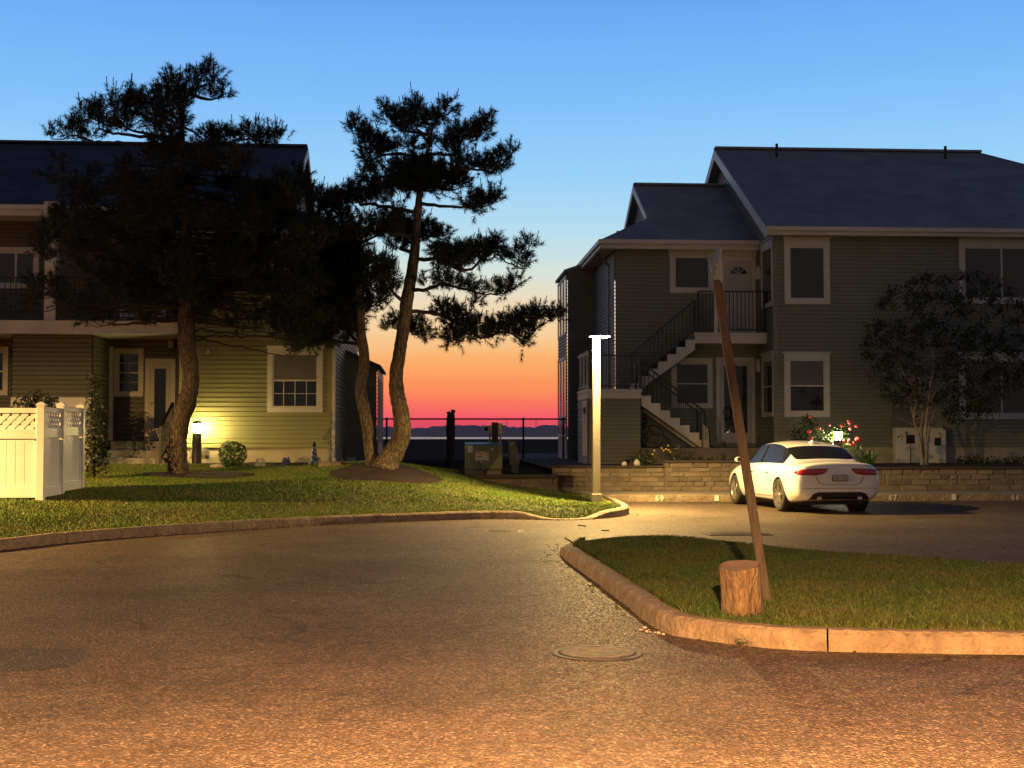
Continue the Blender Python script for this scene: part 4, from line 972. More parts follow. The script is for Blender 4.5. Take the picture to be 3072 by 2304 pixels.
# ================================================================ SIGN POST + STUMP
SP = PZ(2301, 1806, .17); STP = PZ(2229, 1840, .17)
dep = (SP-EYE).dot(FWD)
d_ = ray(2150, 840); top = EYE+d_*(dep+.02)
sg = thing('street_sign', SP, 'leaning wooden street sign post with folded sign plates on top', 'sign')
b = MB(); ax = (top-SP).normalized(); b.bar(SP-ax*.15, top, .072, .072, up=(.12, 1, 0)); b.build('post', M['postwood'], sg, bevel=.006)
SD = dep-.03
def sp(px, py, dd=0): return EYE+ray(px, py)*(SD+dd)
b = MB(); th_ = ray(2150, 800)*.004
b.prism([sp(2121, 771, .55), sp(2143, 757, .2), sp(2146, 838, .12), sp(2127, 822, .5)], (.002, -.006, 0)); pl1 = b.build('sign_plate', M['sign'], sg)
b = MB(); b.prism([sp(2142, 752, .12), sp(2163, 741, -.02), sp(2168, 848, -.04), sp(2142, 845, .08)], (.004, -.008, 0)); b.build('sign_plate', M['sign'], sg)
q = MB()
for (a, c_) in (((2125, 780), (2129, 814)), ((2130, 781), (2133, 818)), ((2138, 772), (2141, 785)), ((2141, 786), (2139, 800)), ((2146, 775), (2150, 790)), ((2150, 791), (2147, 806)), ((2133, 800), (2137, 806)), ((2152, 800), (2150, 808))):
    q.bar(sp(*a, .30-.0205*(a[0]-2125))-Vector((0, .02, 0)), sp(*c_, .30-.0205*(c_[0]-2125))-Vector((0, .02, 0)), .006, .004)
q.build('lettering', M['signink'], sg)
sm = thing('stump', STP, 'short sawn log stump leaning beside the sign post', 'stump')
hst = .385; rs = .158; tl = Vector((-.10, -.15, 1)).normalized(); b = MB(); n = 28
rows = [(rs*1.02, -.1), (rs*1.02, .02), (rs*1.0, .1), (rs*.985, .2), (rs*.98, .3), (rs*.97, hst-.03), (rs*.94, hst)]
vs = []; lob = [1+.05*math.sin(3*a*2*math.pi/n+1)+.03*math.sin(7*a*2*math.pi/n)+rnd.uniform(-.012, .012) for a in range(n)]
for r_, z_ in rows:
    for k in range(n):
        a = 2*math.pi*k/n; vs.append(STP+tl*z_+(Vector((math.cos(a), math.sin(a), 0))-tl*tl.dot(Vector((math.cos(a), math.sin(a), 0)))*(z_ > 0))*r_*lob[k]*(1+.02*math.sin(z_*20+k)))
b.add(vs, [(i*n+k, i*n+(k+1) % n, (i+1)*n+(k+1) % n, (i+1)*n+k) for i in range(len(rows)-1) for k in range(n)], 0, True); b.build('log', M['stump'], sm)
b = MB(); tp = [STP+tl*(hst+.002)+(Vector((math.cos(2*math.pi*k/n), math.sin(2*math.pi*k/n), 0))-tl*tl.dot(Vector((math.cos(2*math.pi*k/n), math.sin(2*math.pi*k/n), 0))))*rs*.94*lob[k] for k in range(n)]; tc_ = STP+tl*(hst-.012)
b.add(tp+[tc_], [(k, (k+1) % n, n) for k in range(n)], 0, True); b.build('cut_top', M['stumptop'], sm)
# ================================================================ MANHOLES
def manhole(px, py, R_, label):
    c = PZ(px, py, 0); t = thing('manhole_cover', (c.x, c.y, 0), label, 'manhole cover'); b = MB()
    b.lathe([(R_+.05, .002), (R_+.045, .005), (R_+.005, .006), (R_, .002)], 40, (c.x, c.y, 0)); b.build('ring', M['iron'], t)
    b = MB(); b.lathe([(R_-.006, .004), (R_-.01, .011), (R_-.03, .011), (R_-.035, .007), (R_*.62, .007), (R_*.61, .012), (R_*.54, .012), (R_*.53, .007), (0, .007)], 40, (c.x, c.y, 0))
    for k in range(-3, 4):
        y = c.y+k*R_*.23; hw = math.sqrt(max(0, (R_*.9)**2-(y-c.y)**2)); b.box(c.x-hw, c.x+hw, y-.018, y+.018, .0075, .0125)
    b.build('lid', M['iron'], t)
manhole(1792, 1960, .28, 'round manhole cover in the near asphalt left of the kerb corner'); manhole(1512, 1592.5, .27, 'round manhole cover in the road below the far lawn kerb')
c = PZ(2210, 1602, 0); dr_ = thing('storm_drain', (c.x, c.y, 0), 'iron storm drain grate in the road beyond the grass island', 'drain')
b = MB(); b.box(c.x-.5, c.x+.5, c.y-.32, c.y-.27, -.02, .014); b.box(c.x-.5, c.x+.5, c.y+.27, c.y+.32, -.02, .014); b.box(c.x-.5, c.x-.45, c.y-.27, c.y+.27, -.02, .014); b.box(c.x+.45, c.x+.5, c.y-.27, c.y+.27, -.02, .014); b.build('frame', M['iron'], dr_)
b = MB()
for k in range(14):
    x = c.x-.43+k*.066; b.box(x-.016, x+.016, c.y-.27, c.y+.27, .006, .022)
b.box(c.x-.45, c.x+.45, c.y-.27, c.y+.27, .001, .004); b.build('grate', M['black'], dr_)
# ================================================================ SMALL GARDEN THINGS
def blob(b, c, rx, ry, rz, n=10, noise=.25, seed=0, mi=0):
    rr = random.Random(seed); vs = []; rows = 6
    for i in range(rows+1):
        p = math.pi*i/rows
        for k in range(n):
            a = 2*math.pi*k/n; s = 1+noise*(rr.random()-.5); vs.append((c[0]+rx*s*math.sin(p)*math.cos(a), c[1]+ry*s*math.sin(p)*math.sin(a), c[2]+rz*s*math.cos(p)))
    b.add(vs, [(i*n+k, i*n+(k+1) % n, (i+1)*n+(k+1) % n, (i+1)*n+k) for i in range(rows) for k in range(n)], mi, True)
def rock(px, py, r, label, Y=None, zg=None, m='rock', seed=1, fl=.7, name='stone', cat='stone', group=None):
    g = on_lawn(px, py) if Y is None else PY(px, py, Y)
    if zg is not None: g.z = zg
    b = MB(); blob(b, (g.x, g.y, g.z+r*fl*.6), r, r*.8, r*fl, seed=seed); o = b.build(name, M[m], loc=tuple(g)); tag(o, label, cat, group); return o
rock(1873, 1401, .07, 'pale rounded stone on wall top, left of the pair', 32.2, zlo+.04, seed=3, fl=1.0); rock(1911, 1400, .09, 'larger pale pointed stone on wall top, right of the pair', 32.2, zlo+.04, seed=4, fl=1.1)
rock(652, 1404, .17, 'flat pale stepping stone beside the black bollard', seed=8, fl=.35)
def statue(px, py, h, w_, label, cat, seed):
    g = on_lawn(px, py); b = MB(); b.box(g.x-w_/2, g.x+w_/2, g.y-w_*.4, g.y+w_*.4, g.z-.03, g.z+h*.55)
    blob(b, (g.x-w_*.18, g.y, g.z+h*.62), w_*.34, w_*.34, h*.34, 9, .2, seed); blob(b, (g.x+w_*.24, g.y, g.z+h*.55), w_*.26, w_*.3, h*.3, 9, .2, seed+1); blob(b, (g.x+w_*.3, g.y, g.z+h*.86), w_*.13, w_*.14, h*.16, 8, .1, seed+2)
    o = b.build('garden_ornament', M['rock'], loc=tuple(g), bevel=.008); tag(o, label, cat)
statue(781, 1399, .2, .22, 'low pale garden ornament by the foundation beside the round shrub', 'ornament', 3)
statue(858, 1396, .2, .19, 'whitest square garden ornament under the white framed window', 'ornament', 9)
g = on_lawn(942, 1393); lt = thing('lighthouse_ornament', g, 'little striped lighthouse garden ornament near the house corner', 'ornament')
b = MB(); b.lathe([(.13, -.03), (.13, .05), (.10, .09), (.085, .10)], 16, tuple(g)); b.box(g.x+.03, g.x+.15, g.y-.06, g.y+.05, g.z, g.z+.17); b.build('base', M['rock'], lt)
b = MB(); n = 20; Hh = .34
for i in range(12):
    for k in range(n):
        z0, z1 = .10+Hh*i/12, .10+Hh*(i+1)/12; r0, r1 = .08-.035*i/12, .08-.035*(i+1)/12; a0, a1 = 2*math.pi*k/n, 2*math.pi*(k+1)/n
        b.add([(g.x+r0*math.cos(a0), g.y+r0*math.sin(a0), g.z+z0), (g.x+r0*math.cos(a1), g.y+r0*math.sin(a1), g.z+z0), (g.x+r1*math.cos(a1), g.y+r1*math.sin(a1), g.z+z1), (g.x+r1*math.cos(a0), g.y+r1*math.sin(a0), g.z+z1)], [(0, 1, 2, 3)], int(((k/n*2+i/4.0) % 1) > .5))
b.build('tower', [M['vinyl'], M['black']], lt)
b = MB(); b.lathe([(.055, .44), (.058, .455), (.034, .46), (.034, .50), (.045, .505), (.0, .56)], 14, tuple(g)); b.build('lantern', M['black'], lt)
g = on_lawn(1012, 1388); hc = MB(); hc.tube([(g.x, g.y, g.z), (g.x+.02, g.y, g.z+.1), (g.x+.09, g.y, g.z+.14), (g.x+.13, g.y, g.z+.08), (g.x+.13, g.y, g.z)], .018, 8); tag(hc.build('hose_bib', M['grey_metal'], loc=tuple(g)), 'bent grey pipe by the downspout at the house corner', 'pipe')
b = MB(); g = on_lawn(992, 1398); b.box(g.x-.28, g.x+.28, g.y-.12, g.y+.12, g.z-.03, g.z+.06); b.hexa([(g.x-.26, g.y-.10, g.z+.06), (g.x+.26, g.y-.10, g.z+.06), (g.x+.26, g.y+.1, g.z+.06), (g.x-.26, g.y+.1, g.z+.06)], [(g.x-.26, g.y-.1, g.z+.07), (g.x+.26, g.y-.1, g.z+.08), (g.x+.26, g.y+.1, g.z+.11), (g.x-.26, g.y+.1, g.z+.11)])
tag(b.build('splash_block', M['concrete'], loc=tuple(g), bevel=.01), 'concrete splash block under the white downspout', 'splash block')
# bicycle under the stairs
YBk = 38.6; c = PY(1957, 1303, YBk); rB = .33; gz_ = FZr-.02; c.z = gz_+rB
bk = thing('bicycle', (c.x, YBk, gz_), 'bicycle parked in the dark space under the white stairs', 'bicycle')
def wheel(cx):
    b = MB(); ring = [(cx+rB*math.cos(a), YBk, c.z+rB*math.sin(a)) for a in np.linspace(0, 2*math.pi, 37)]; b.tube(ring, .018, 6, cap=False); 
    w_ = b.build('wheel', M['rubber'], bk); b = MB(); ring = [(cx+(rB-.03)*math.cos(a), YBk, c.z+(rB-.03)*math.sin(a)) for a in np.linspace(0, 2*math.pi, 37)]; b.tube(ring, .011, 6, cap=False)
    for k in range(14):
        a = 2*math.pi*k/14; b.bar((cx, YBk+(.02 if k % 2 else -.02), c.z), (cx+(rB-.03)*math.cos(a), YBk, c.z+(rB-.03)*math.sin(a)), .003)
    b.build('rim', M['grey_metal'], w_)
wheel(c.x); wheel(c.x-1.05)
b = MB(); hub, bb, hd, se, rh = Vector((c.x, YBk, c.z)), Vector((c.x-.6, YBk, c.z-.05)), Vector((c.x-.2, YBk, c.z+.55)), Vector((c.x-.75, YBk, c.z+.5)), Vector((c.x-1.05, YBk, c.z))
for p_, q_ in ((hub, hd), (bb, hd-Vector((0, 0, .12))), (bb, se), (se, hd), (rh, bb), (rh, se), (hd, hd+Vector((-.03, 0, .12)))): b.tube([p_, q_], .017, 8)
b.build('frame', M['black'], bk)
b = MB(); b.box(se.x-.15, se.x+.12, YBk-.07, YBk+.07, se.z+.05, se.z+.1); b.build('saddle', M['rubber'], bk)
b = MB(); b.tube([hd+Vector((-.03, -.28, .14)), hd+Vector((.02, -.1, .13)), hd+Vector((.02, .1, .13)), hd+Vector((-.03, .28, .14))], .014, 8); b.build('handlebar', M['grey_metal'], bk)
b = MB(); fen = [(c.x+(rB+.04)*math.cos(a), YBk, c.z+(rB+.04)*math.sin(a)) for a in np.linspace(.15, 2.2, 14)]
for p_, q_ in zip(fen, fen[1:]): b.bar(p_, q_, .05, .006)
b.build('mudguard', M['grey_metal'], bk)
# folded slatted chair by stair foot
YCh = 37.7; q0 = PY(2112, 1345, YCh); zf = .80 if False else FZr-.03
fc = thing('folded_chair', (q0.x, YCh, zf), 'folded pale slatted chair leaning at the foot of the white stairs', 'chair')
b = MB()
for k in range(4): b.bar((q0.x-.03+k*.055, YCh, zf), (q0.x-.01+k*.05, YCh+.14, zf+.72-.05*k), .03, .02)
b.build('slats', M['rock'], fc)
b = MB(); b.bar((q0.x-.06, YCh-.02, zf), (q0.x-.04, YCh+.13, zf+.76), .03); b.bar((q0.x+.19, YCh-.02, zf), (q0.x+.17, YCh+.13, zf+.6), .03); b.build('chair_frame', M['black'], fc)
# wreath on post by door
cw = PY(2189, 1240, 40.3); b = MB(); b.tube([(cw.x-.0+.12*math.cos(a), 40.28+.05*math.cos(a), cw.z+.2*math.sin(a)) for a in np.linspace(0, 2*math.pi, 20)], .03, 6, cap=False, noise=.4)
tag(b.build('wreath', M['leaf_d'], loc=(cw.x, 40.28, cw.z)), 'small dark round wreath hanging beside the lower door', 'wreath')
# utility cabinet (white) against the right house
YUc = 38.1; cu = thing('utility_cabinet', (PY(2760, 1345, YUc).x, YUc, .75), 'white low cabinet against the green siding behind the small multi-stem tree', 'cabinet')
x0, x1 = PY(2689, 1310, YUc).x, PY(2838, 1310, YUc).x; b = MB(); b.box(x0, x1, YUc, YUc+.34, .72, XZ(2750, 1283, YUc)[1]); b.build('box', M['white'], cu, bevel=.015)
b = MB(); b.box(x0+.01, PY(2745, 1240, YUc).x, YUc+.12, YUc+.34, XZ(2750, 1283, YUc)[1], XZ(2700, 1214, YUc)[1]); b.build('upper_panel', M['blind'], cu); 
b = MB(); b.box(PY(2803, 1300, YUc).x, PY(2821, 1300, YUc).x, YUc-.03, YUc-.002, XZ(2800, 1336, YUc)[1], XZ(2800, 1313, YUc)[1]); b.build('vent_grille', M['cardark'], cu)
ms = PY(2732, 1345, 36.6); mm = thing('garden_plaque', (ms.x, 36.6, zlo-.04), 'small dark plaque on a thin stake in front of the white cabinet', 'plaque')
b = MB(); b.box(PY(2719, 1310, 36.6).x, PY(2744, 1310, 36.6).x, 36.58, 36.62, XZ(2730, 1331, 36.6)[1], XZ(2730, 1304, 36.6)[1]); b.build('plate', M['cardark'], mm, bevel=.004)
b = MB(); b.tube([(ms.x, 36.6, zlo-.06), (ms.x-.0, 36.6, XZ(2730, 1331, 36.6)[1])], .012, 6); b.build('stake', M['black'], mm)
# pebbles by kerb corner and litter
PB = [(1935, 1886), (1928, 1893), (1940, 1897), (1951, 1898), (1965, 1899), (1976, 1902), (1921, 1892), (1948, 1891), (1990, 1905)]
for i, (x, y) in enumerate(PB):
    g = PZ(x, y, 0); r_ = rnd.uniform(.008, .02); b = MB(); blob(b, (g.x, g.y, r_*.5), r_, r_*.8, r_*.6, 8, .3, i); o = b.build('pebble', M['rock'], loc=(g.x, g.y, 0)); tag(o, 'pale pebble lying in the road at the kerb corner', 'pebble', 'pebbles at the island kerb corner')
TW = [((1695, 1616), (1712, 1625), (1718, 1631)), ((1735, 1577), (1758, 1580), (1752, 1581)), ((1805, 1593), (1828, 1594), (1826, 1594))]
for i, pp in enumerate(TW):
    P3 = [PZ(x, y, 0)+Vector((0, 0, .012)) for x, y in pp]; b = MB(); b.tube(P3, [.012, .009, .006], 6); o = b.build('twig', M['limb'], loc=tuple(P3[0])); tag(o, ('forked dark twig on the asphalt at the island tip', 'thin twig in the road near the dropped kerb', 'short straight twig in front of the far lawn corner')[i], 'twig')
# ================================================================ CAR
rw = PZ(2344, 1534, 0); fw = PZ(2232, 1509, 0)
yaw = R(95)
for _k in range(4000):
    q_ = Vector((rw.x+2.835*math.cos(yaw), rw.y+2.835*math.sin(yaw), 0))-EYE
    if 1536+F*q_.dot(RIGHT)/q_.dot(FWD) < 2249: break
    yaw += R(.01)
yaw = min(yaw, R(112)); hd_ = Vector((math.cos(yaw), math.sin(yaw), 0))
left = Vector((-hd_.y, hd_.x, 0)); org = Vector((rw.x, rw.y, 0))-left*.85
car = thing('parked_car', org, 'white four door saloon parked facing the stone wall, seen from behind', 'car', rz=yaw)
def sec(x, w, zs, up): return (x, w, zs, up)
# each station: x, lower (yb,zb), (y2,z2), (y3,z3), (y4,z4), (y5,z5) belt, (y6,z6), (y7,z7), z8
ST = [
 (-.985, [(0,.36),(.52,.36),(.64,.42),(.68,.60),(.64,.76),(.56,.86),(.44,.90),(.24,.915),(0,.92)]),
 (-.955, [(0,.31),(.62,.31),(.77,.39),(.81,.60),(.775,.80),(.68,.925),(.55,.965),(.30,.985),(0,.99)]),
 (-.90, [(0,.27),(.70,.27),(.86,.38),(.89,.62),(.855,.83),(.755,.955),(.60,1.0),(.33,1.022),(0,1.03)]),
 (-.70, [(0,.24),(.76,.24),(.905,.37),(.922,.64),(.885,.85),(.785,.962),(.62,1.0),(.34,1.022),(0,1.03)]),
 (-.40, [(0,.20),(.80,.20),(.915,.36),(.93,.65),(.90,.86),(.80,.965),(.635,1.012),(.35,1.035),(0,1.043)]),
 (-.26, [(0,.20),(.80,.20),(.915,.36),(.93,.65),(.90,.865),(.80,.968),(.645,1.045),(.36,1.068),(0,1.076)]),
 (-.02, [(0,.20),(.80,.20),(.915,.36),(.928,.65),(.90,.87),(.80,.970),(.635,1.165),(.36,1.195),(0,1.205)]),
 (.30, [(0,.20),(.80,.20),(.915,.36),(.925,.65),(.90,.87),(.80,.970),(.61,1.295),(.37,1.328),(0,1.34)]),
 (.46, [(0,.20),(.80,.20),(.915,.36),(.925,.65),(.90,.87),(.80,.970),(.60,1.34),(.37,1.378),(0,1.392)]),
 (.95, [(0,.20),(.80,.20),(.91,.36),(.92,.65),(.895,.865),(.80,.965),(.595,1.385),(.38,1.425),(0,1.44)]),
 (1.30, [(0,.20),(.80,.20),(.91,.36),(.92,.65),(.895,.86),(.80,.955),(.595,1.385),(.38,1.43),(0,1.446)]),
 (1.72, [(0,.20),(.80,.20),(.91,.36),(.92,.65),(.895,.855),(.80,.945),(.60,1.35),(.38,1.395),(0,1.412)]),
 (1.90, [(0,.20),(.80,.20),(.91,.36),(.92,.65),(.895,.85),(.80,.94),(.61,1.30),(.38,1.35),(0,1.365)]),
 (2.52, [(0,.20),(.80,.20),(.91,.36),(.92,.64),(.89,.83),(.795,.92),(.66,1.0),(.42,1.035),(0,1.05)]),
 (2.72, [(0,.20),(.80,.20),(.91,.36),(.92,.63),(.885,.815),(.785,.90),(.66,.945),(.42,.972),(0,.985)]),
 (3.20, [(0,.20),(.78,.20),(.90,.34),(.905,.58),(.86,.75),(.755,.83),(.63,.865),(.40,.895),(0,.905)]),
 (3.55, [(0,.22),(.68,.22),(.80,.34),(.82,.52),(.76,.66),(.66,.735),(.54,.765),(.34,.79),(0,.80)]),
 (3.69, [(0,.28),(.45,.28),(.56,.36),(.58,.5),(.54,.6),(.46,.65),(.36,.68),(.22,.69),(0,.70)])]
V = []; NP = 16
for x, h in ST:
    ring = [(x, y, z) for y, z in h] + [(x, -y, z) for y, z in reversed(h[1:-1])]
    V += ring
Fc = []; MI = []
for i in range(len(ST)-1):
    xa, xb = ST[i][0], ST[i+1][0]
    for k in range(NP):
        k2 = (k+1) % NP; Fc.append((i*NP+k, (i+1)*NP+k, (i+1)*NP+k2, i*NP+k2)); g = 0
        kk = k if k < 8 else 15-k
        if kk == 5 and xa >= -.03 and xb <= 2.0: g = 1      # side glass
        if kk == 5 and xa == 1.90: g = 1
        if kk in (6, 7) and xa >= -.27 and xb <= .31: g = 2   # rear window
        if kk in (6, 7) and xa == 1.90: g = 3              # windscreen
        MI.append(g)
Fc.append(tuple(range(NP))); MI.append(0); Fc.append(tuple(reversed(range((len(ST)-1)*NP, len(ST)*NP)))); MI.append(0)
me = bpy.data.meshes.new('body'); me.from_pydata(V, [], Fc); me.polygons.foreach_set('material_index', MI); me.polygons.foreach_set('use_smooth', [True]*len(Fc))
bm = bmesh.new(); bm.from_mesh(me)
cl = bm.edges.layers.float.get('crease_edge') or bm.edges.layers.float.new('crease_edge')
for e in bm.edges:
    ms = {f.material_index for f in e.link_faces}
    if len(ms) > 1: e[cl] = .55
    a, b_ = e.verts
    if a.index % NP in (1, 15) and b_.index % NP == a.index % NP: e[cl] = .5
    if a.index % NP in (5, 11) and b_.index % NP == a.index % NP: e[cl] = max(e[cl], .35)
bmesh.ops.recalc_face_normals(bm, faces=bm.faces); bm.to_mesh(me); bm.free()
for m in ('car', 'carglass', 'carglass', 'carglass'): me.materials.append(M[m])
tmp = bpy.data.objects.new('tmp', me); COL.objects.link(tmp); ss = tmp.modifiers.new('s', 'SUBSURF'); ss.levels = ss.render_levels = 3
cutters = []
for ax_ in (0, 2.835):
    for sg_ in (1, -1):
        c = MB(); c.lathe([(0, -.2), (.372, -.2), (.372, .2), (0, .2)], 40, (ax_, sg_*.86, .335), 'y', smooth=False); co = c.build('cut', M['cardark'])
        bo = tmp.modifiers.new('b', 'BOOLEAN'); bo.operation = 'DIFFERENCE'; bo.object = co; bo.solver = 'EXACT'; cutters.append(co)
dg = bpy.context.evaluated_depsgraph_get(); dg.update()
ev = bpy.data.meshes.new_from_object(tmp.evaluated_get(dg))
for o in cutters+[tmp]: COL.objects.unlink(o); bpy.data.objects.remove(o)
bvh_car = BVHTree.FromPolygons([v.co.copy() for v in ev.vertices], [tuple(p.vertices) for p in ev.polygons])
def extract(me, test):
    vs = []; fs = []; mp = {}
    for p in me.polygons:
        if not test(p): continue
        f = []
        for i in p.vertices:
            if i not in mp: mp[i] = len(vs); vs.append(tuple(me.vertices[i].co))
            f.append(mp[i])
        fs.append(f)
    return vs, fs
def part(name, mname, test):
    vs, fs = extract(ev, test); b = MB(); b.add(vs, fs, 0, True); me_ = bpy.data.meshes.new(name); me_.from_pydata(vs, [], fs); me_.polygons.foreach_set('use_smooth', [True]*len(fs)); me_.set_sharp_from_angle(angle=R(40)); return link_mesh(name, me_, M[mname], car, local=True)
def cut_face(p):
    if p.material_index not in (0, 1, 2, 3): return True
    c = p.center; n = p.normal
    return False
part('body', 'car', lambda p: p.material_index in (0,) or p.material_index > 3)
ctr = lambda p: p.center
part('side_window', 'carglass', lambda p: p.material_index == 1 and p.center.y > 0)
part('side_window', 'carglass', lambda p: p.material_index == 1 and p.center.y < 0)
part('rear_window', 'carglass', lambda p: p.material_index == 2); part('windscreen', 'carglass', lambda p: p.material_index == 3)
def conform_x(name, poly, m, off=.006, nx=16, nz=6, par=None):
    """patch on the rear face: poly = list of (y, z) rows: for each y column (zlo, zhi)"""
    vs = []; ok = True
    for (y, zl, zh) in poly:
        for j in range(nz+1):
            z = zl+(zh-zl)*j/nz; h = bvh_car.ray_cast(Vector((-3, y, z)), Vector((1, 0, 0)))
            p = h[0]; n = h[1]
            if n.x > 0: n = -n
            vs.append(p+n*off if j not in (0, nz) else p-n*.002)
    k = nz+1; b = MB(); b.add(vs, [(i*k+j, i*k+j+1, (i+1)*k+j+1, (i+1)*k+j) for i in range(len(poly)-1) for j in range(nz)], 0, True)
    return b.build(name, M[m], par or car, local=True)
def cols(pts, n):   # pts: (y, zlo, zhi)
    out = []
    for a, b in zip(pts, pts[1:]):
        for t in range(n): out.append(tuple(a[i]+(b[i]-a[i])*t/n for i in range(3)))
    out.append(pts[-1]); return out
for sg_ in (1, -1):
    conform_x('tail_light', cols([(sg_*.868, .80, .815), (sg_*.845, .765, .85), (sg_*.74, .755, .885), (sg_*.5, .755, .895), (sg_*.33, .785, .90), (sg_*.25, .86, .90)], 5), 'tail', .010)
conform_x('rear_valance', cols([(.62, .27, .30), (.55, .27, .40), (.44, .27, .435), (-.44, .27, .435), (-.55, .27, .40), (-.62, .27, .30)], 6), 'cardark', .008)
def seam(name, pts, axis, w=.007, m='cardark'):
    b = MB(); P3 = []
    for p in pts:
        d = Vector((1, 0, 0)) if axis == 'x' else Vector((0, -1, 0)); o = Vector((-3, p[0], p[1])) if axis == 'x' else Vector((p[0], 3, p[1]))
        h = bvh_car.ray_cast(o, d)
        if h[0] is not None: P3.append(h[0]+(h[1] if h[1].dot(d) < 0 else -h[1])*.001)
    for a, c in zip(P3, P3[1:]): b.bar(a, c, w, w)
    return b.build(name, M[m], car, local=True)
def dense(pts, n=8): return [tuple(a[i]+(c[i]-a[i])*t/n for i in range(2)) for a, c in zip(pts, pts[1:]) for t in range(n)]+[pts[-1]]
seam('boot_seam', dense([(.50, .755), (.46, .66), (.40, .60), (.30, .575), (-.30, .575), (-.40, .60), (-.46, .66), (-.50, .755)]), 'x', .008)
for xs in ([(.62, .93), (.60, .70), (.45, .52), (.42, .45)], [(1.45, .93), (1.47, .6), (1.50, .30)], [(2.40, .90), (2.42, .6), (2.38, .30)], [(.50, .30), (2.38, .28)]): seam('door_seam', dense(xs), 'y', .006)
seam('door_pillar', dense([(1.38, .97), (1.36, 1.34)]), 'y', .035)
seam('bumper_crease', dense([(.78, .50), (.4, .505), (0, .505), (-.4, .505), (-.78, .50)]), 'x', .006)
for x in (.72, 1.62):
    b = MB(); b.bar((x-.09, .92, .79), (x+.09, .92, .80), .025, .02); o = b.build('door_handle', M['car'], car, local=True, bevel=.005)
    b = MB(); b.box(x-.07, x+.07, .89, .912, .765, .785); b.build('handle_recess', M['cardark'], o, local=True)
b = MB(); b.box(-1.012, -.985, -.16, .16, .645, .765); pt_ = b.build('number_plate_frame', M['cardark'], car, local=True)
b = MB(); b.box(-1.0165, -1.0125, -.147, .147, .658, .752); pl_ = b.build('number_plate', M['plate'], pt_, local=True)
b = MB(); rr = random.Random(3)
for k in range(7):
    y = .118-k*.0375
    if k == 3: continue
    b.box(-1.0185, -1.0166, y-.012, y+.012, .675, .682); b.box(-1.0185, -1.0166, y-.012, y-.006, .682, .735); b.box(-1.0185, -1.0166, y+.005, y+.012, .682+.02*(k % 2), .735); b.box(-1.0185, -1.0166, y-.006, y+.005, .705, .712)
b.build('plate_lettering', M['ink'], pl_, local=True)
b = MB(); b.prism([(.62, -.014, 1.40), (.62, .014, 1.40), (.40, .02, 1.375), (.40, -.02, 1.375)], (0, 0, .002)); b.hexa([(.40, -.03, 1.365), (.62, -.02, 1.40), (.62, .02, 1.40), (.40, .03, 1.365)], [(.40, -.005, 1.455), (.50, -.005, 1.445), (.50, .005, 1.445), (.40, .005, 1.455)]); b.build('roof_aerial', M['car'], car, local=True)
for sg_ in (1, -1):
    b = MB(); b.hexa([(2.14, sg_*.93, .95), (2.30, sg_*.93, .97), (2.28, sg_*1.09, .99), (2.13, sg_*1.09, .97)], [(2.14, sg_*.94, 1.08), (2.28, sg_*.94, 1.06), (2.26, sg_*1.08, 1.05), (2.13, sg_*1.08, 1.08)]); b.bar((2.2, sg_*.8, .93), (2.2, sg_*.95, .98), .06, .03); mi_ = b.build('door_mirror', M['car'], car, local=True, bevel=.02)
    b = MB(); b.box(2.118, 2.126, sg_*1.07 if sg_ < 0 else .95, sg_*.95 if sg_ < 0 else 1.07, .985, 1.065); b.build('mirror_glass', M['carglass'], mi_, local=True)
b = MB()
for y in (.42, -.42): b.lathe([(.0, -.97), (.03, -.97), (.038, -.99), (.038, -.90)], 16, (0, y, .31), 'x')
b.build('exhaust_tips', M['alloy'], car, local=True)
b = MB(); b.box(-.6, 3.3, -.66, .66, .16, .22); b.build('underbody', M['cardark'], car, local=True)
for sg_ in (1, -1):
    for ax_ in (0, 2.835):
        t = MB(); cy = sg_*.805; s = sg_
        t.lathe([(.215, cy-s*.11), (.30, cy-s*.115), (.328, cy-s*.09), (.335, cy-s*.05), (.335, cy+s*.05), (.328, cy+s*.09), (.30, cy+s*.115), (.235, cy+s*.112), (.225, cy+s*.09)], 40, (ax_, 0, .335), 'y')
        wh = t.build('wheel', M['rubber'], car, local=True)
        b = MB(); b.lathe([(.236, cy+s*.108), (.245, cy+s*.115), (.228, cy+s*.10), (.222, cy+s*.02), (.222, cy-s*.1)], 40, (ax_, 0, .335), 'y'); b.lathe([(0, cy+s*.10), (.045, cy+s*.098), (.055, cy+s*.08)], 20, (ax_, 0, .335), 'y')
        for k in range(10):
            a = 2*math.pi*(k//2)/5+(.17 if k % 2 else -.17)+.3; p0 = Vector((ax_+.035*math.cos(a), cy+s*.085, .335+.035*math.sin(a))); p1 = Vector((ax_+.232*math.cos(a), cy+s*.10, .335+.232*math.sin(a))); b.bar(p0, p1, .026, .022, up=(0, 1, 0))
        b.build('rim', M['alloy'], wh, local=True)
        b = MB(); b.lathe([(0, cy-s*.02), (.215, cy-s*.02), (.215, cy-s*.03)], 30, (ax_, 0, .335), 'y'); b.build('brake_disc', M['cardark'], wh, local=True)
        b = MB(); b.lathe([(0, cy-s*.14), (.366, cy-s*.14), (.366, cy+s*.06)], 36, (ax_, 0, .335), 'y', smooth=False); b.build('wheel_arch_liner', M['cardark'], car, local=True)
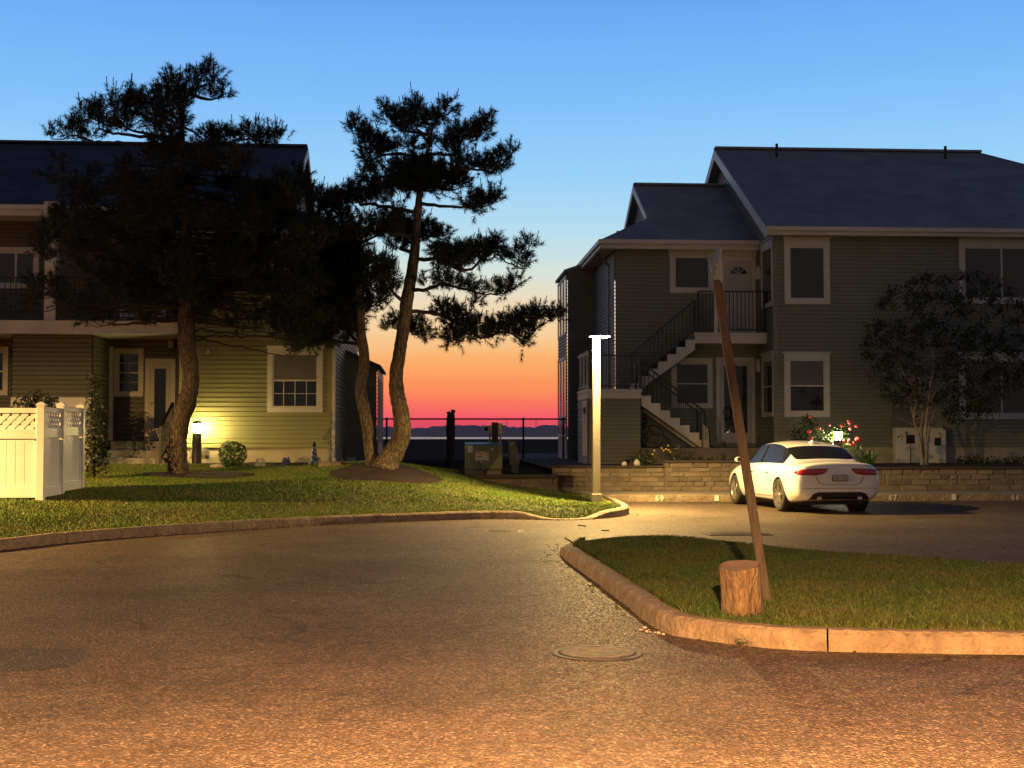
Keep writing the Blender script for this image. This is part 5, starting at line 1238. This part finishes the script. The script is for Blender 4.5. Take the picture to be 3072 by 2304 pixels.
# ================================================================ TREES
RN = np.random.default_rng(11)
def tufts(pads, dens, K, ln, wd, candle=.06, flat=.72, up=.75, tl=(.16, .30)):
    """pads (n,4) x y z r  -> needle triangles, candle triangles"""
    P = []; A = []; E = []
    for x, y, z, r in pads:
        n = max(5, int(dens*r*r)); d = RN.normal(size=(n, 3)); d /= np.linalg.norm(d, axis=1)[:, None]
        rad = (RN.random(n)**.45)[:, None]; p = d*rad*r*np.array([1, 1, flat]); 
        P.append(p+[x, y, z]); a = d*.75*rad+np.array([0, 0, up])+RN.normal(size=(n, 3))*.35; A.append(a/np.linalg.norm(a, axis=1)[:, None]); E.append((d[:, 2] > .25)&(rad[:, 0] > .6))
    P, A, E = np.concatenate(P), np.concatenate(A), np.concatenate(E); n = len(P)
    L = RN.uniform(tl[0], tl[1], n)
    s = RN.random((n, K)); s = s**.8
    base = P[:, None]+A[:, None]*(s*L[:, None])[..., None]
    q = RN.normal(size=(n, K, 3)); q -= (q*A[:, None]).sum(-1, keepdims=True)*A[:, None]; q /= np.linalg.norm(q, axis=-1, keepdims=True)
    dr = q*.85+A[:, None]*(.25+.75*s)[..., None]; dr /= np.linalg.norm(dr, axis=-1, keepdims=True)
    nl = RN.uniform(ln[0], ln[1], (n, K)); tip = base+dr*nl[..., None]; tip[..., 2] -= .012
    w = np.cross(dr, RN.normal(size=(n, K, 3))); w /= np.linalg.norm(w, axis=-1, keepdims=True); w *= wd/2
    V = np.stack([base-w, base+w, tip], 2).reshape(-1, 3); T = np.arange(len(V)).reshape(-1, 3)
    # twigs + candles
    cb = P; ce = P+A*(L*1.0)[:, None]; tv, tt = strips(cb, ce, .012)
    sel = E & (RN.random(n) < candle*6)
    up_ = A[sel]*.5+np.array([0, 0, 1.0]); up_ /= np.linalg.norm(up_, axis=1)[:, None]; b0 = ce[sel]; b1 = b0+up_*RN.uniform(.08, .2, len(b0))[:, None]
    cv, cT = strips(b0, b1, .02)
    return V, T, np.concatenate([tv, cv]), np.concatenate([tt, cT+len(tv)])
def strips(a, b, w):
    n = len(a); t = b-a; t /= np.linalg.norm(t, axis=1)[:, None]+1e-9
    u = np.cross(t, [[.3, .9, .1]]); u /= np.linalg.norm(u, axis=1)[:, None]+1e-9; v = np.cross(t, u)
    c = [u, -u*.5+v*.87, -u*.5-v*.87]
    V = np.stack([a+k*w/2 for k in c]+[b+k*w/2 for k in c], 1).reshape(-1, 3); o = np.arange(n)[:, None]*6
    T = np.concatenate([o+f for f in ([0, 1, 4], [0, 4, 3], [1, 2, 5], [1, 5, 4], [2, 0, 3], [2, 3, 5], [3, 4, 5])])
    return V, T
def pix_pads(lst, Y0, spread, ox=0, oy=0, s=1.0, seed=0):
    rr = random.Random(seed); out = []
    for (x, y, r) in lst:
        px, py = ox+x/s, oy+y/s; Y = Y0+rr.uniform(-spread, spread); p = PY(px, py, Y); k = (p-EYE).dot(FWD)/F
        out.append((p.x, p.y, p.z, r/s*k))
    return out
def trunk_pts(lst, Y0, wob=.1):
    out = []; rad = []
    for i, (x, y, w) in enumerate(lst):
        p = PY(x, y, Y0+(wob*math.sin(i*1.3) if i else 0)); out.append(p); rad.append(w/2*(p-EYE).dot(FWD)/F)
    return out, rad
def fine(pts, rad, step):
    P = catmull(pts, step); out = []
    L = [0]; 
    for a, b in zip(P, P[1:]): L.append(L[-1]+(b-a).length)
    c = [0]
    for a, b in zip(pts, pts[1:]): c.append(c[-1]+(b-a).length)
    for l in L:
        t = l/L[-1]*c[-1]; i = 0
        while i < len(c)-2 and c[i+1] < t: i += 1
        f = (t-c[i])/(c[i+1]-c[i]); f = min(1, max(0, f)); out.append(rad[i]+(rad[i+1]-rad[i])*f)
    return P, out
def limbs(b, trunkP, groups, r0=.055, rng=random.Random(4), drop=.35, twig=.014):
    for g in groups:
        g = [Vector(q[:3]) for q in g]
        cen = sum(g, Vector())/len(g)
        # attach point: trunk point a bit below the group's near end
        near = min(g, key=lambda p: min((p-t).length for t in trunkP)); base = min(trunkP, key=lambda t: (t-near-Vector((0, 0, -drop))).length)
        order = sorted(g, key=lambda p: (p-base).length); far = order[-1]; path = [base]; cur = base
        for p in order:
            if (p-base).length > (cur-base).length+.25 and (p-cur).length < 2.5 and (p-cur).normalized().dot((far-base).normalized()) > .3: path.append(p-Vector((0, 0, .10))); cur = p
        if len(path) < 2: path.append(far)
        C = catmull(path, .12); n = len(C); C = [c+Vector((rng.gauss(0, .015), rng.gauss(0, .015), rng.gauss(0, .015))) if 0 < i < n-1 else c for i, c in enumerate(C)]
        b.tube(C, [r0*(1-.75*i/(n-1)) for i in range(n)], 6)
        for p in g:
            q = min(C, key=lambda c: (c-p).length)
            if (q-p).length > .12: m_ = (q+p)/2+Vector((rng.gauss(0, .05), rng.gauss(0, .05), -.05)); b.tube([q, m_, p, p+(p-q).normalized()*.15+Vector((0, 0, .1))], [twig, twig*.8, twig*.6, twig*.4], 4)
            for _ in range(3):
                e = p+Vector((rng.gauss(0, .13), rng.gauss(0, .13), rng.gauss(.1, .1))); b.tube([q.lerp(p, .6), e], [twig*.6, twig*.3], 3)
# ---- twin stemmed pine (centre)
YP2 = T2.y
G5 = [ # groups in zoom pixels (origin 1000,250, scale 2.37)
 [(400,250,60),(470,300,55),(360,180,35),(520,310,45)],[(580,230,70),(590,150,35),(600,290,50)],[(680,290,55),(780,230,60),(810,160,35)],
 [(170,330,50),(250,420,75),(330,470,65),(150,270,30),(230,520,45),(390,470,40)],[(560,450,50),(700,420,40),(480,450,30)],
 [(830,420,50),(920,370,65),(1010,370,75),(1080,300,45),(850,470,55),(1090,260,30)],
 [(900,570,55),(1000,590,60),(1100,590,60),(1200,540,55),(1260,480,35),(1180,620,45),(860,640,55)],
 [(450,620,80),(400,720,80),(260,640,50),(260,730,60),(340,770,60),(240,600,25)],[(560,640,90),(530,740,85),(600,560,50)],[(660,640,85),(650,740,85),(760,650,75),(780,730,75),(900,710,60)],
 [(130,790,60),(60,850,65),(200,830,60),(300,830,55),(20,800,40),(130,740,25),(-60,860,55),(-110,820,45)],[(960,850,48),(1030,850,55),(1100,840,60),(1160,790,35),(1010,920,35)],
 [(430,960,60),(380,1030,80),(300,1050,60),(200,1090,70),(150,1000,35),(240,980,35)],[(480,1050,85),(480,1140,60),(600,1040,90),(700,1080,65),(770,1080,45)],
 [(750,1220,65),(850,1230,85),(950,1220,75),(1050,1230,75),(1120,1200,65),(1130,1130,40),(900,1300,55),(780,1310,45),(1230,1240,38),(1320,1220,50),(1390,1150,38),(1340,1290,40)],
 [(850,1450,48),(950,1440,38),(1000,1490,42),(1150,1470,46),(1230,1450,50),(1300,1420,38),(780,1400,45),(680,1430,40),(1000,1560,36)],
 [(300,1300,65),(380,1300,50),(300,1400,75),(400,1390,55),(340,1500,55),(420,1460,45),(250,1560,45),(330,1580,40)]]
G6 = [[(780,80,60),(870,130,70),(960,170,60),(860,250,60),(950,240,58),(1050,240,66),(1150,220,66),(1240,190,66),(1330,250,56),(1350,320,33),(1300,130,46),(1400,130,56),(1450,100,46),(1530,120,46),(1590,115,36),(1420,200,46),(820,300,36)],
      [(400,190,42),(600,200,56),(650,260,38),(560,240,38),(480,150,40)]]
GL = [[(1040,700,34),(1065,760,34),(1020,650,30),(985,620,28),(1080,830,30)],[(1000,720,45),(960,690,45),(1050,800,40),(1020,780,45)],[(980,800,50),(930,760,45),(1040,880,45),(1000,860,50)],[(940,860,50),(1070,930,36),(1020,950,45),(960,940,50),(1050,990,32)],[(900,980,40),(930,1010,36),(985,1005,36)]]
tr = thing('pine_tree', T2, 'twin stemmed dark pine on a mulch mound, silhouetted against the sunset', 'tree')
tp, trd = trunk_pts([(1150,1420,92),(1165,1385,74),(1193,1335,62),(1207,1290,58),(1203,1240,52),(1193,1190,50),(1188,1130,45),(1198,1060,40),(1208,1000,40),(1218,920,40),(1230,850,38),(1241,780,34),(1249,700,28),(1257,600,22),(1272,500,15),(1290,430,9),(1298,380,5)], YP2)
tP, tR = fine(tp, [q*.93 for q in trd], .09); b = MB(); b.tube(tP, tR, 18, noise=.13, lob=.05)
for a_ in (-.6, .4, 1.5, 2.6, 3.8): # root flare
    e = Vector((T2.x+math.cos(a_)*.75, T2.y+math.sin(a_)*.55, 0)); e.z = lawn_z(e.x, e.y)-.04; b.tube(catmull([tp[0]+Vector((0, 0, .18)), tp[0].lerp(e, .5)+Vector((0, 0, .02)), e], .1), .055, 7, noise=.2)
b.build('trunk', M['bark'], tr)
tp2, trd2 = trunk_pts([(1128,1415,62),(1116,1370,44),(1108,1330,36),(1102,1280,33),(1090,1220,36),(1082,1160,34),(1092,1110,32),(1092,1060,32),(1083,1000,30),(1078,930,30),(1075,860,24),(1066,780,18),(1050,700,10)], YP2+.25)
tP2, tR2 = fine(tp2, trd2, .09); b = MB(); b.tube(tP2, tR2, 14, noise=.14, lob=.05); b.build('trunk', M['bark'], tr)
pg = []; sd = 1
b = MB()
def rad_groups(gs, ox, oy, s, Y0, spread, tP):
    global sd
    out = []
    for g in gs:
        sd += 1; rr = random.Random(sd); off = rr.uniform(-spread, spread); out.append(pix_pads(g, Y0+off, .35, ox, oy, s, sd))
    return out
ga5 = rad_groups(G5, 1000, 250, 2.37, YP2, .8, tP); ga6 = rad_groups(G6, 1000, 900, 2.37, YP2, .3, tP)
limbs(b, tP, ga5+ga6, .05, drop=.15)
gl = rad_groups(GL, 0, 0, 1.0, YP2+.3, .5, tP2); limbs(b, tP2, gl, .045, drop=.3)
b.build('limbs', M['limb'], tr)
pads = [p for g in ga5+ga6+gl for p in g]
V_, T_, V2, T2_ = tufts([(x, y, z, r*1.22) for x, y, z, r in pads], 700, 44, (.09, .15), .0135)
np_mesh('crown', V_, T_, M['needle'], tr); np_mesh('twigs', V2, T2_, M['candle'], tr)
# ---- big pine in front of the left house
YP1 = T1.y
tr1 = thing('pine_tree', T1, 'broad dark pine with curved trunk in front of the left house', 'tree')
tp, trd = trunk_pts([(536,1445,84),(534,1415,66),(532,1340,60),(541,1270,54),(558,1215,58),(570,1165,54),(573,1120,50),(566,1070,54),(560,1010,56),(561,920,52),(563,820,50),(556,700,40),(548,560,30),(545,440,24),(548,340,14),(570,270,8)], YP1)
tP, tR = fine(tp, [q*.93 for q in trd], .09); b = MB(); b.tube(tP, tR, 18, noise=.12, lob=.045); b.build('trunk', M['bark'], tr1)
GT = [[(1460,100,46),(1400,170,55),(1520,130,38),(1480,60,25)],[(1580,250,42),(1500,250,34),(1590,215,22)],[(1200,150,38),(1230,220,65),(1300,250,60),(1215,110,22)],[(1100,290,65),(1180,340,75),(1270,320,50),(1040,300,45),(1110,240,25)],[(940,270,40),(970,330,55),(1060,380,60),(925,235,25)],
 [(1180,430,85),(1280,440,45),(1150,520,70),(1230,560,50)],[(880,320,36),(880,390,56),(820,330,42),(785,275,24),(900,450,55),(850,470,40)],[(690,370,42),(620,380,46),(640,440,46),(720,430,46),(760,480,46),(590,350,24),(690,330,22)],[(530,500,38),(560,530,38),(450,530,28),(370,530,28),(650,545,36),(515,460,20),(355,505,18)],[(1500,540,46),(1600,540,38),(1560,560,50),(1680,560,50),(1440,555,30)],[(1760,530,40),(1800,560,50),(1860,560,50),(1920,555,45),(1980,560,40),(1790,500,24)]]
gt = rad_groups(GT, 0, 180, 2.37, YP1, .8, tP)
rr = random.Random(21); gx = []
def ell(cx, cy, rx, ry, n, r0, r1, dy=1.4):
    for _ in range(n):
        a = rr.uniform(0, 2*math.pi); q = rr.random()**.5; x, y = cx+rx*q*math.cos(a), cy+ry*q*math.sin(a); Y = YP1+rr.uniform(-dy, dy); p = PY(x, y, Y); k = (p-EYE).dot(FWD)/F; r = rr.uniform(r0, r1)
        gx.append([(p.x, p.y, p.z, r*k), (p.x+rr.uniform(-.3, .3), p.y+rr.uniform(-.3, .3), p.z+rr.uniform(-.2, .2), r*k*.8)])
ell(620, 560, 300, 130, 44, 22, 36); ell(560, 760, 280, 150, 52, 22, 36); ell(300, 720, 200, 100, 26, 18, 30); ell(820, 760, 150, 190, 44, 22, 34, 1.0); ell(880, 930, 110, 80, 14, 18, 28, .8); ell(250, 560, 120, 60, 10, 16, 26); ell(170, 880, 110, 50, 8, 14, 22); ell(330, 900, 120, 60, 12, 16, 24)
for x, y, r in ((255, 965, 18), (250, 930, 20), (432, 960, 18), (425, 925, 22), (150, 860, 20), (600, 950, 30), (700, 960, 28), (900, 1020, 24), (880, 1060, 20), (480, 900, 28), (540, 960, 26), (650, 900, 30)):
    gx.append(pix_pads([(x, y, r), (x+8, y-12, r)], YP1, .8, seed=int(x)))
b = MB(); limbs(b, tP, gt, .05, drop=.3); limbs(b, [q for q in tP if q.z > 3.6], gx, .03, drop=-.1); b.build('limbs', M['limb'], tr1)
pads = [(x, y, z, r*1.35) for g in gt for x, y, z, r in g]+[(x, y, z, r*.88) for g in gx for x, y, z, r in g]
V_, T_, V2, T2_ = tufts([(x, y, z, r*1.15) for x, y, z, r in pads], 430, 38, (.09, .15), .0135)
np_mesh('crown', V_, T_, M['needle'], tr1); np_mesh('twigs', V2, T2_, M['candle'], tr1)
# ---- broadleaf helpers
def leaves(pads, dens, size, shell=.5, flat=1.0, asp=.5, rng=RN):
    P = []; N = []
    for x, y, z, r in pads:
        n = max(6, int(dens*r*r)); d = rng.normal(size=(n, 3)); d /= np.linalg.norm(d, axis=1)[:, None]; rad = shell+(1-shell)*rng.random(n); P.append(d*rad[:, None]*r*np.array([1, 1, flat])+[x, y, z]); N.append(d)
    P = np.concatenate(P); N = np.concatenate(N); n = len(P)
    nn = N+rng.normal(size=(n, 3))*.7; nn /= np.linalg.norm(nn, axis=1)[:, None]
    u = np.cross(nn, rng.normal(size=(n, 3))); u /= np.linalg.norm(u, axis=1)[:, None]; v = np.cross(nn, u); s = (size*rng.uniform(.6, 1.3, n))[:, None]
    V = np.stack([P-u*s, P-v*s*asp+nn*s*.15, P+u*s, P+v*s*asp+nn*s*.15], 1).reshape(-1, 3); T = np.arange(len(V)).reshape(-1, 4); return V, T
def bush(name, g, label, cat, pads, dens, size, m, shell=.6, stem=True, flat=1.0, asp=.55):
    t = thing(name, g, label, cat); V, T = leaves(pads, dens, size, shell, flat, asp); np_mesh('foliage', V, T, M[m], t, k=4)
    if stem:
        b = MB()
        for p in pads[:14]: b.tube([Vector(g)-Vector((0, 0, .05)), (Vector(g)+Vector(p[:3]))/2+Vector((rnd.gauss(0, .03), rnd.gauss(0, .03), 0)), Vector(p[:3])], [.022, .015, .008], 5)
        b.build('stem', M['limb'], t)
    return t
# round clipped shrub
g = on_lawn(699, 1402); k = (g-EYE).dot(FWD)/F; c = PY(700, 1364, g.y); rs_ = 43*k
bush('round_shrub', g, 'round clipped green shrub in front of the foundation', 'shrub', [(c.x, c.y, c.z, rs_*.97), (c.x+.03, c.y, c.z, rs_*.85), (c.x-.05, c.y, c.z+.03, rs_*.92), (c.x, c.y, c.z-.05, rs_*.6)], 5200, .030, 'leaf', .90)
b = MB(); b.tube([g-Vector((0, 0, .05)), c], [.05, .04], 8)
# column shrub by entry and bush behind fence
g = on_lawn(281, 1436); bush('column_shrub', g, 'tall dark column shrub between the vinyl fence and the entry steps', 'shrub', [(g.x+.0, g.y, g.z+.3+i*.22, .34-.02*i+.03*math.sin(i*2)) for i in range(9)], 2600, .036, 'leaf_d', .5)
g = PY(105, 1400, 31.0); g.z = .7; bush('bush', g, 'dark leafy bush showing above the vinyl fence', 'shrub', [(PY(x, y, 31+d_).x, 31+d_, PY(x, y, 31+d_).z, r) for x, y, r, d_ in ((70, 1225, .35, 0), (105, 1208, .35, .2), (135, 1222, .38, 0), (150, 1210, .25, .3), (100, 1260, .45, 0), (150, 1265, .4, .1), (110, 1310, .5, 0))], 1500, .05, 'leaf_d', .3)
# mulch / bed rings
def bed(cx, cy, rx, ry, lift=.035, n=36, seed=1):
    rr_ = random.Random(seed); b = MB(); vs = [(cx, cy, lawn_z(cx, cy)+lift+.03)]; rings = 6
    for j in range(1, rings+1):
        for k_ in range(n):
            a = 2*math.pi*k_/n; q = j/rings*(1+.10*math.sin(3*a+seed)+.06*math.sin(5*a)+.03*rr_.uniform(-1, 1)); x, y = cx+rx*q*math.cos(a), cy+ry*q*math.sin(a); vs.append((x, y, lawn_z(x, y)+(lift if j < rings else -.02)+rr_.uniform(-.012, .012)))
    fs = [(0, 1+k_, 1+(k_+1) % n) for k_ in range(n)]+[(1+(j-1)*n+k_, 1+j*n+k_, 1+j*n+(k_+1) % n, 1+(j-1)*n+(k_+1) % n) for j in range(1, rings) for k_ in range(n)]
    b.add(vs, fs, 0, True); o = b.build('mulch_bed', M['mulch']); o['kind'] = 'structure'; NO_GRASS.append((cx, cy, rx*.93, ry*.93))
bed(T2.x+.15, T2.y-.55, 1.35, 1.5, seed=3); bed(T1.x+.45, T1.y-.15, 1.3, .95, seed=5)
bx = PY(760, 1400, 32.4); bed(bx.x, 32.5, 2.6, .62, .02, seed=7)
# right garden: terrace plants
zt_ = zlo-.04
def gp(px, py, Y): p = PY(px, py, Y); return (p.x, p.y, p.z)
def padpx(lst, Y, dy=.25, seed=1):
    rr_ = random.Random(seed); out = []
    for x, y, r in lst:
        Yy = Y+rr_.uniform(-dy, dy); p = PY(x, y, Yy); out.append((p.x, p.y, p.z, r*(p-EYE).dot(FWD)/F))
    return out
g = PY(1925, 1400, 33.2); g.z = zt_; bush('bush', g, 'dark low bush behind the two pale stones', 'shrub', padpx([(1905, 1385, 30), (1935, 1375, 28), (1890, 1390, 22), (1950, 1385, 24)], 33.3), 3000, .038, 'leaf_d', .2)
g = PY(2045, 1395, 33.3); g.z = zt_; tY = bush('flowering_shrub', g, 'shrub with small yellow blossoms behind the step in the stone wall', 'shrub', padpx([(2035, 1380, 24), (2015, 1390, 20), (2055, 1375, 22), (2005, 1365, 12), (2030, 1350, 14)], 33.3), 3000, .034, 'leaf_d', .2)
for i, (x, y) in enumerate(((1963, 1352), (1985, 1345), (2005, 1337), (1958, 1363), (2006, 1350), (1998, 1347), (1991, 1352), (2012, 1356))):
    p = PY(x, y, 33.1); b = MB(); blob(b, p, .028, .028, .024, 7, .4, i); b.build('blossom', M['yellow'], tY)
    b2 = MB(); b2.tube([(p.x, p.y, p.z), (g.x, 33.2, zt_+.15)], .005, 3); b2.build('stalk', M['limb'], tY)
g = PZ(2219, 1936, 0); wv = leaves([(g.x, g.y-.03, .03, .05), (g.x+.05, g.y-.03, .02, .035)], 26000, .012, .1); ow = np_mesh('weed', wv[0], wv[1], M['leaf_d'], None, tuple(g), 4); tag(ow, 'small weed growing at the foot of the island kerb', 'weed')
# roses round the garden light
g = PY(2500, 1400, 34.4); g.z = zt_; rb = bush('rose_bush', g, 'red rose bush lit by the small garden light behind the car', 'rose bush', padpx([(2480, 1318, 26), (2455, 1335, 22), (2445, 1310, 16), (2500, 1300, 22), (2530, 1300, 20), (2545, 1330, 22), (2465, 1290, 16), (2530, 1275, 16), (2565, 1340, 18), (2490, 1345, 28), (2520, 1350, 26), (2430, 1330, 18)], 34.5, .3), 2600, .034, 'leaf_y', .2)
for i, (x, y, r) in enumerate(((2427, 1296, 7), (2434, 1315, 6), (2457, 1286, 6), (2488, 1274, 5), (2549, 1268, 7), (2570, 1278, 6), (2526, 1277, 6), (2552, 1285, 6), (2575, 1318, 10), (2550, 1322, 7), (2534, 1325, 7), (2565, 1333, 6), (2545, 1262, 5), (2430, 1250, 5), (2556, 1335, 6))):
    p = PY(x, y, 34.05); k = (p-EYE).dot(FWD)/F; b = MB(); blob(b, p, r*k, r*k, r*k*.85, 8, .5, i); blob(b, p+Vector((0, -r*k*.5, .01)), r*k*.5, r*k*.5, r*k*.5, 7, .5, i+50); b.build('rose', M['rose'], rb)
g = PY(2600, 1400, 33.2); g.z = zt_; rr_ = random.Random(5); b = MB()
for k in range(90):
    a = rr_.uniform(0, 2*math.pi); l = rr_.uniform(.3, .62); o_ = rr_.uniform(.1, .4); p0 = g+Vector((rr_.gauss(0, .1), rr_.gauss(0, .1), -.02)); p1 = p0+Vector((math.cos(a)*o_*.4, math.sin(a)*o_*.4, l*.7)); p2 = p0+Vector((math.cos(a)*o_, math.sin(a)*o_, l*.9)); w_ = Vector((-math.sin(a), math.cos(a), 0))*.012
    b.add([p0-w_, p0+w_, p1+w_, p1-w_, p2], [(0, 1, 2, 3), (3, 2, 4)])
og = b.build('ornamental_grass', M['leaf'], loc=tuple(g)); tag(og, 'spiky ornamental grass clump on the wall right of the car', 'plant')
# crepe myrtle
YMy = 36.2; gm = PY(2772, 1390, YMy); gm.z = zt_
my = thing('multi_stem_tree', gm, 'small multi-stemmed tree with pale trunks and dark crown before the green house', 'tree')
for pts, r in (([(2766,1392),(2758,1330),(2750,1290),(2738,1240),(2722,1200)], .055), ([(2768,1392),(2768,1340),(2764,1290),(2770,1230),(2762,1180),(2760,1120)], .06), ([(2778,1392),(2782,1330),(2788,1280),(2800,1240),(2815,1205),(2824,1180)], .065), ([(2776,1392),(2780,1345),(2776,1290),(2784,1220),(2790,1160),(2805,1090)], .05), ([(2770,1392),(2756,1300),(2742,1260),(2748,1200),(2730,1140)], .04)):
    P3 = [PY(x, y, YMy+.08*i*(1 if r > .05 else -1)) for i, (x, y) in enumerate(pts)]; P3[0].z = zt_-.05; C = catmull(P3, .1); b = MB(); b.tube(C, [r*(1-.72*i/(len(C)-1)) for i in range(len(C))], 8, noise=.1); b.build('trunk', M['myrt_bark'], my)
    b = MB(); e = C[-1]
    for _ in range(7):
        q = C[rnd.randint(len(C)//2, len(C)-1)]; e2 = q+Vector((rnd.gauss(0, .5), rnd.gauss(0, .4), rnd.uniform(.3, 1.0))); b.tube([q, (q+e2)/2+Vector((rnd.gauss(0, .08), 0, 0)), e2], [.014, .01, .005], 4)
    b.build('limb', M['myrt_bark'], my)
rr_ = random.Random(9); mp_ = []
for _ in range(420):
    a = rr_.uniform(0, 2*math.pi); q = rr_.random()**.5; x, y = 2850+265*q*math.cos(a), 1040+225*q*math.sin(a)
    if y > 1215 and abs(x-2770) < 60: continue
    mp_.append((x, y, rr_.uniform(20, 36)))
for x, y, r in ((2705, 1170, 18), (2695, 1195, 14), (2720, 1150, 22), (2880, 1245, 22), (2850, 1265, 20), (2900, 1225, 22), (2820, 1300, 14), (2835, 1285, 16), (2780, 1165, 16), (2740, 1190, 12), (2800, 1270, 12), (2720, 1300, 10), (2705, 1310, 8), (2698, 1306, 7)): mp_.append((x, y, r))
V, T = leaves(padpx(mp_, YMy-.1, 1.1, 4), 420, .055, .1, .8, .42); np_mesh('crown', V, T, M['myrt'], my, k=4)
# ground cover along right house and the foot of the wall
g = PY(2960, 1395, 36.5); g.z = zt_; bush('hedge', g, 'low dark hedge along the foundation at the right edge', 'hedge', padpx([(2880+i*28, 1383, 20+3*math.sin(i)) for i in range(9)], 37.2), 2200, .04, 'leaf_d', .2)
g = PY(2380, 1400, 36.6); g.z = zt_; bush('bush', g, 'tall dark bush left of the roses in front of the lower window', 'shrub', padpx([(2400, 1330, 30), (2385, 1300, 26), (2420, 1300, 28), (2415, 1260, 22), (2360, 1340, 24), (2440, 1270, 20), (2340, 1350, 18)], 36.4), 1500, .045, 'leaf_d', .2)
g = PY(2140, 1390, 34.5); g.z = zt_; bush('bush', g, 'dark low plants in front of the porch below the stairs', 'shrub', padpx([(2100, 1378, 16), (2130, 1380, 15), (2165, 1376, 17), (2195, 1380, 14), (2080, 1384, 12)], 34.6), 2600, .032, 'leaf_d', .2)
# ================================================================ GRASS
def keep(x, y):
    if y > YW-.15 and x < XW+.2: return False
    if x > wx0-.05 and y > 31.2: return False
    for cx, cy, rx, ry in NO_GRASS:
        if ((x-cx)/rx)**2+((y-cy)/ry)**2 < 1: return False
    return True
blades('grass', lawn_bvh, LA, LB, 260000, .015, .042, .006, M['blade'], 'mown green lawn grass around the pines', 5, 1.25, keep)
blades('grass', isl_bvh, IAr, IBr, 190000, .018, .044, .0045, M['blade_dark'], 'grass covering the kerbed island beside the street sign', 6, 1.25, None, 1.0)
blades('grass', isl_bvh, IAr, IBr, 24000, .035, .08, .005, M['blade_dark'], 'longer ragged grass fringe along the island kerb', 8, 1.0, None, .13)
# ================================================================ FAR SHORE
b = MB(); rr_ = random.Random(12)
def ridge(y, x0, x1, h0, h1, step, seed):
    r_ = random.Random(seed); b = MB(); x = x0
    top = []; h = (h0+h1)/2
    while x < x1:
        h += r_.uniform(-1, 1)*1.2; h = min(h1, max(h0, h)); top.append((x, h+r_.uniform(-.5, .5))); x += step
    n = len(top); vs = []
    for x, h in top: vs += [(x, y-8, -.3), (x, y-3+r_.uniform(-2, 2), h*.6), (x, y+6+r_.uniform(-3, 3), h), (x, y+40, h*.9)]
    b.add(vs, [(i*4+j, i*4+j+1, i*4+5+j, i*4+4+j) for i in range(n-1) for j in range(3)]); return b
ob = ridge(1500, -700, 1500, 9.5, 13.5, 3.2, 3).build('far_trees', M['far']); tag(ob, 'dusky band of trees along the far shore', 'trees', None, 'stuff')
for px, h in ((1520, 19), (1608, 20), (1450, 15)):
    p = PY(px, 1290, 1490); b = MB(); b.bar((p.x, 1490, 0), (p.x, 1490, h), .5); b.bar((p.x-1.6, 1490, h*.86), (p.x+1.6, 1490, h*.86), .35); o = b.build('utility_pole', M['far'], loc=(p.x, 1490, 0)); tag(o, {1520: 'thin distant pole above the far tree line near the meter boxes', 1608: 'thin distant pole above far trees, nearest the right house', 1450: 'short distant pole just left of the meter boxes'}[px], 'pole')
# ================================================================ WORLD
wd = bpy.data.worlds.new('World'); sc.world = wd; wd.use_nodes = True; nt = wd.node_tree; L = nt.links.new
bg = nt.nodes['Background']; tc = nd(nt, 'ShaderNodeTexCoord'); sx = nd(nt, 'ShaderNodeSeparateXYZ'); L(tc.outputs['Generated'], sx.inputs[0])
sc2 = nd(nt, 'ShaderNodeMath', operation='MULTIPLY'); L(sx.outputs['Z'], sc2.inputs[0]); sc2.inputs[1].default_value = 1.0
mz = nd(nt, 'ShaderNodeMapping'); mz.inputs['Scale'].default_value = (1.2, 1.2, 22); L(tc.outputs['Generated'], mz.inputs['Vector'])
nz = nd(nt, 'ShaderNodeTexNoise', i_Scale=2.2, i_Detail=4.0); L(mz.outputs[0], nz.inputs['Vector'])
ja = nd(nt, 'ShaderNodeMath', operation='MULTIPLY_ADD'); L(nz.outputs['Fac'], ja.inputs[0]); ja.inputs[1].default_value = .018; L(sc2.outputs[0], ja.inputs[2])
jb = nd(nt, 'ShaderNodeMath', operation='ADD'); L(ja.outputs[0], jb.inputs[0]); jb.inputs[1].default_value = -.009
front = ramp(nt, jb.outputs[0], [(p, lin(c)) for p, c in ((0.0, (226, 70, 98)), (.010, (243, 90, 107)), (.026, (251, 120, 94)), (.040, (252, 150, 92)), (.058, (251, 180, 112)), (.078, (247, 208, 156)), (.1035, (236, 219, 188)), (.124, (216, 228, 218)), (.153, (184, 221, 238)), (.202, (152, 208, 250)), (.25, (131, 191, 250)), (.317, (109, 168, 244)), (.42, (52, 92, 165)), (.7, (30, 48, 90)), (1.0, (20, 32, 62)))])
back = ramp(nt, jb.outputs[0], [(p, lin(c)) for p, c in ((0.0, (118, 104, 98)), (.12, (124, 114, 112)), (.35, (98, 100, 112)), (.7, (52, 62, 90)), (1.0, (20, 32, 62)))])
ny = nd(nt, 'ShaderNodeVectorMath', operation='DOT_PRODUCT'); L(tc.outputs['Generated'], ny.inputs[0]); ny.inputs[1].default_value = (math.sin(R(1)), math.cos(R(1)), 0)
mr = nd(nt, 'ShaderNodeMapRange', interpolation_type='SMOOTHSTEP'); L(ny.outputs['Value'], mr.inputs['Value'])
mr.inputs['From Min'].default_value = -.45; mr.inputs['From Max'].default_value = .65
L(mixc(nt, mr.outputs[0], back, front), bg.inputs['Color']); bg.inputs['Strength'].default_value = 1.0
vs_ = sc.view_settings; vs_.view_transform = 'Standard'; vs_.look = 'None'; vs_.gamma = 1; vs_.exposure = 0
sc.cycles.use_denoising = True; sc.cycles.max_bounces = 6; sc.cycles.sample_clamp_indirect = 4; sc.cycles.caustics_reflective = False; sc.cycles.caustics_refractive = False
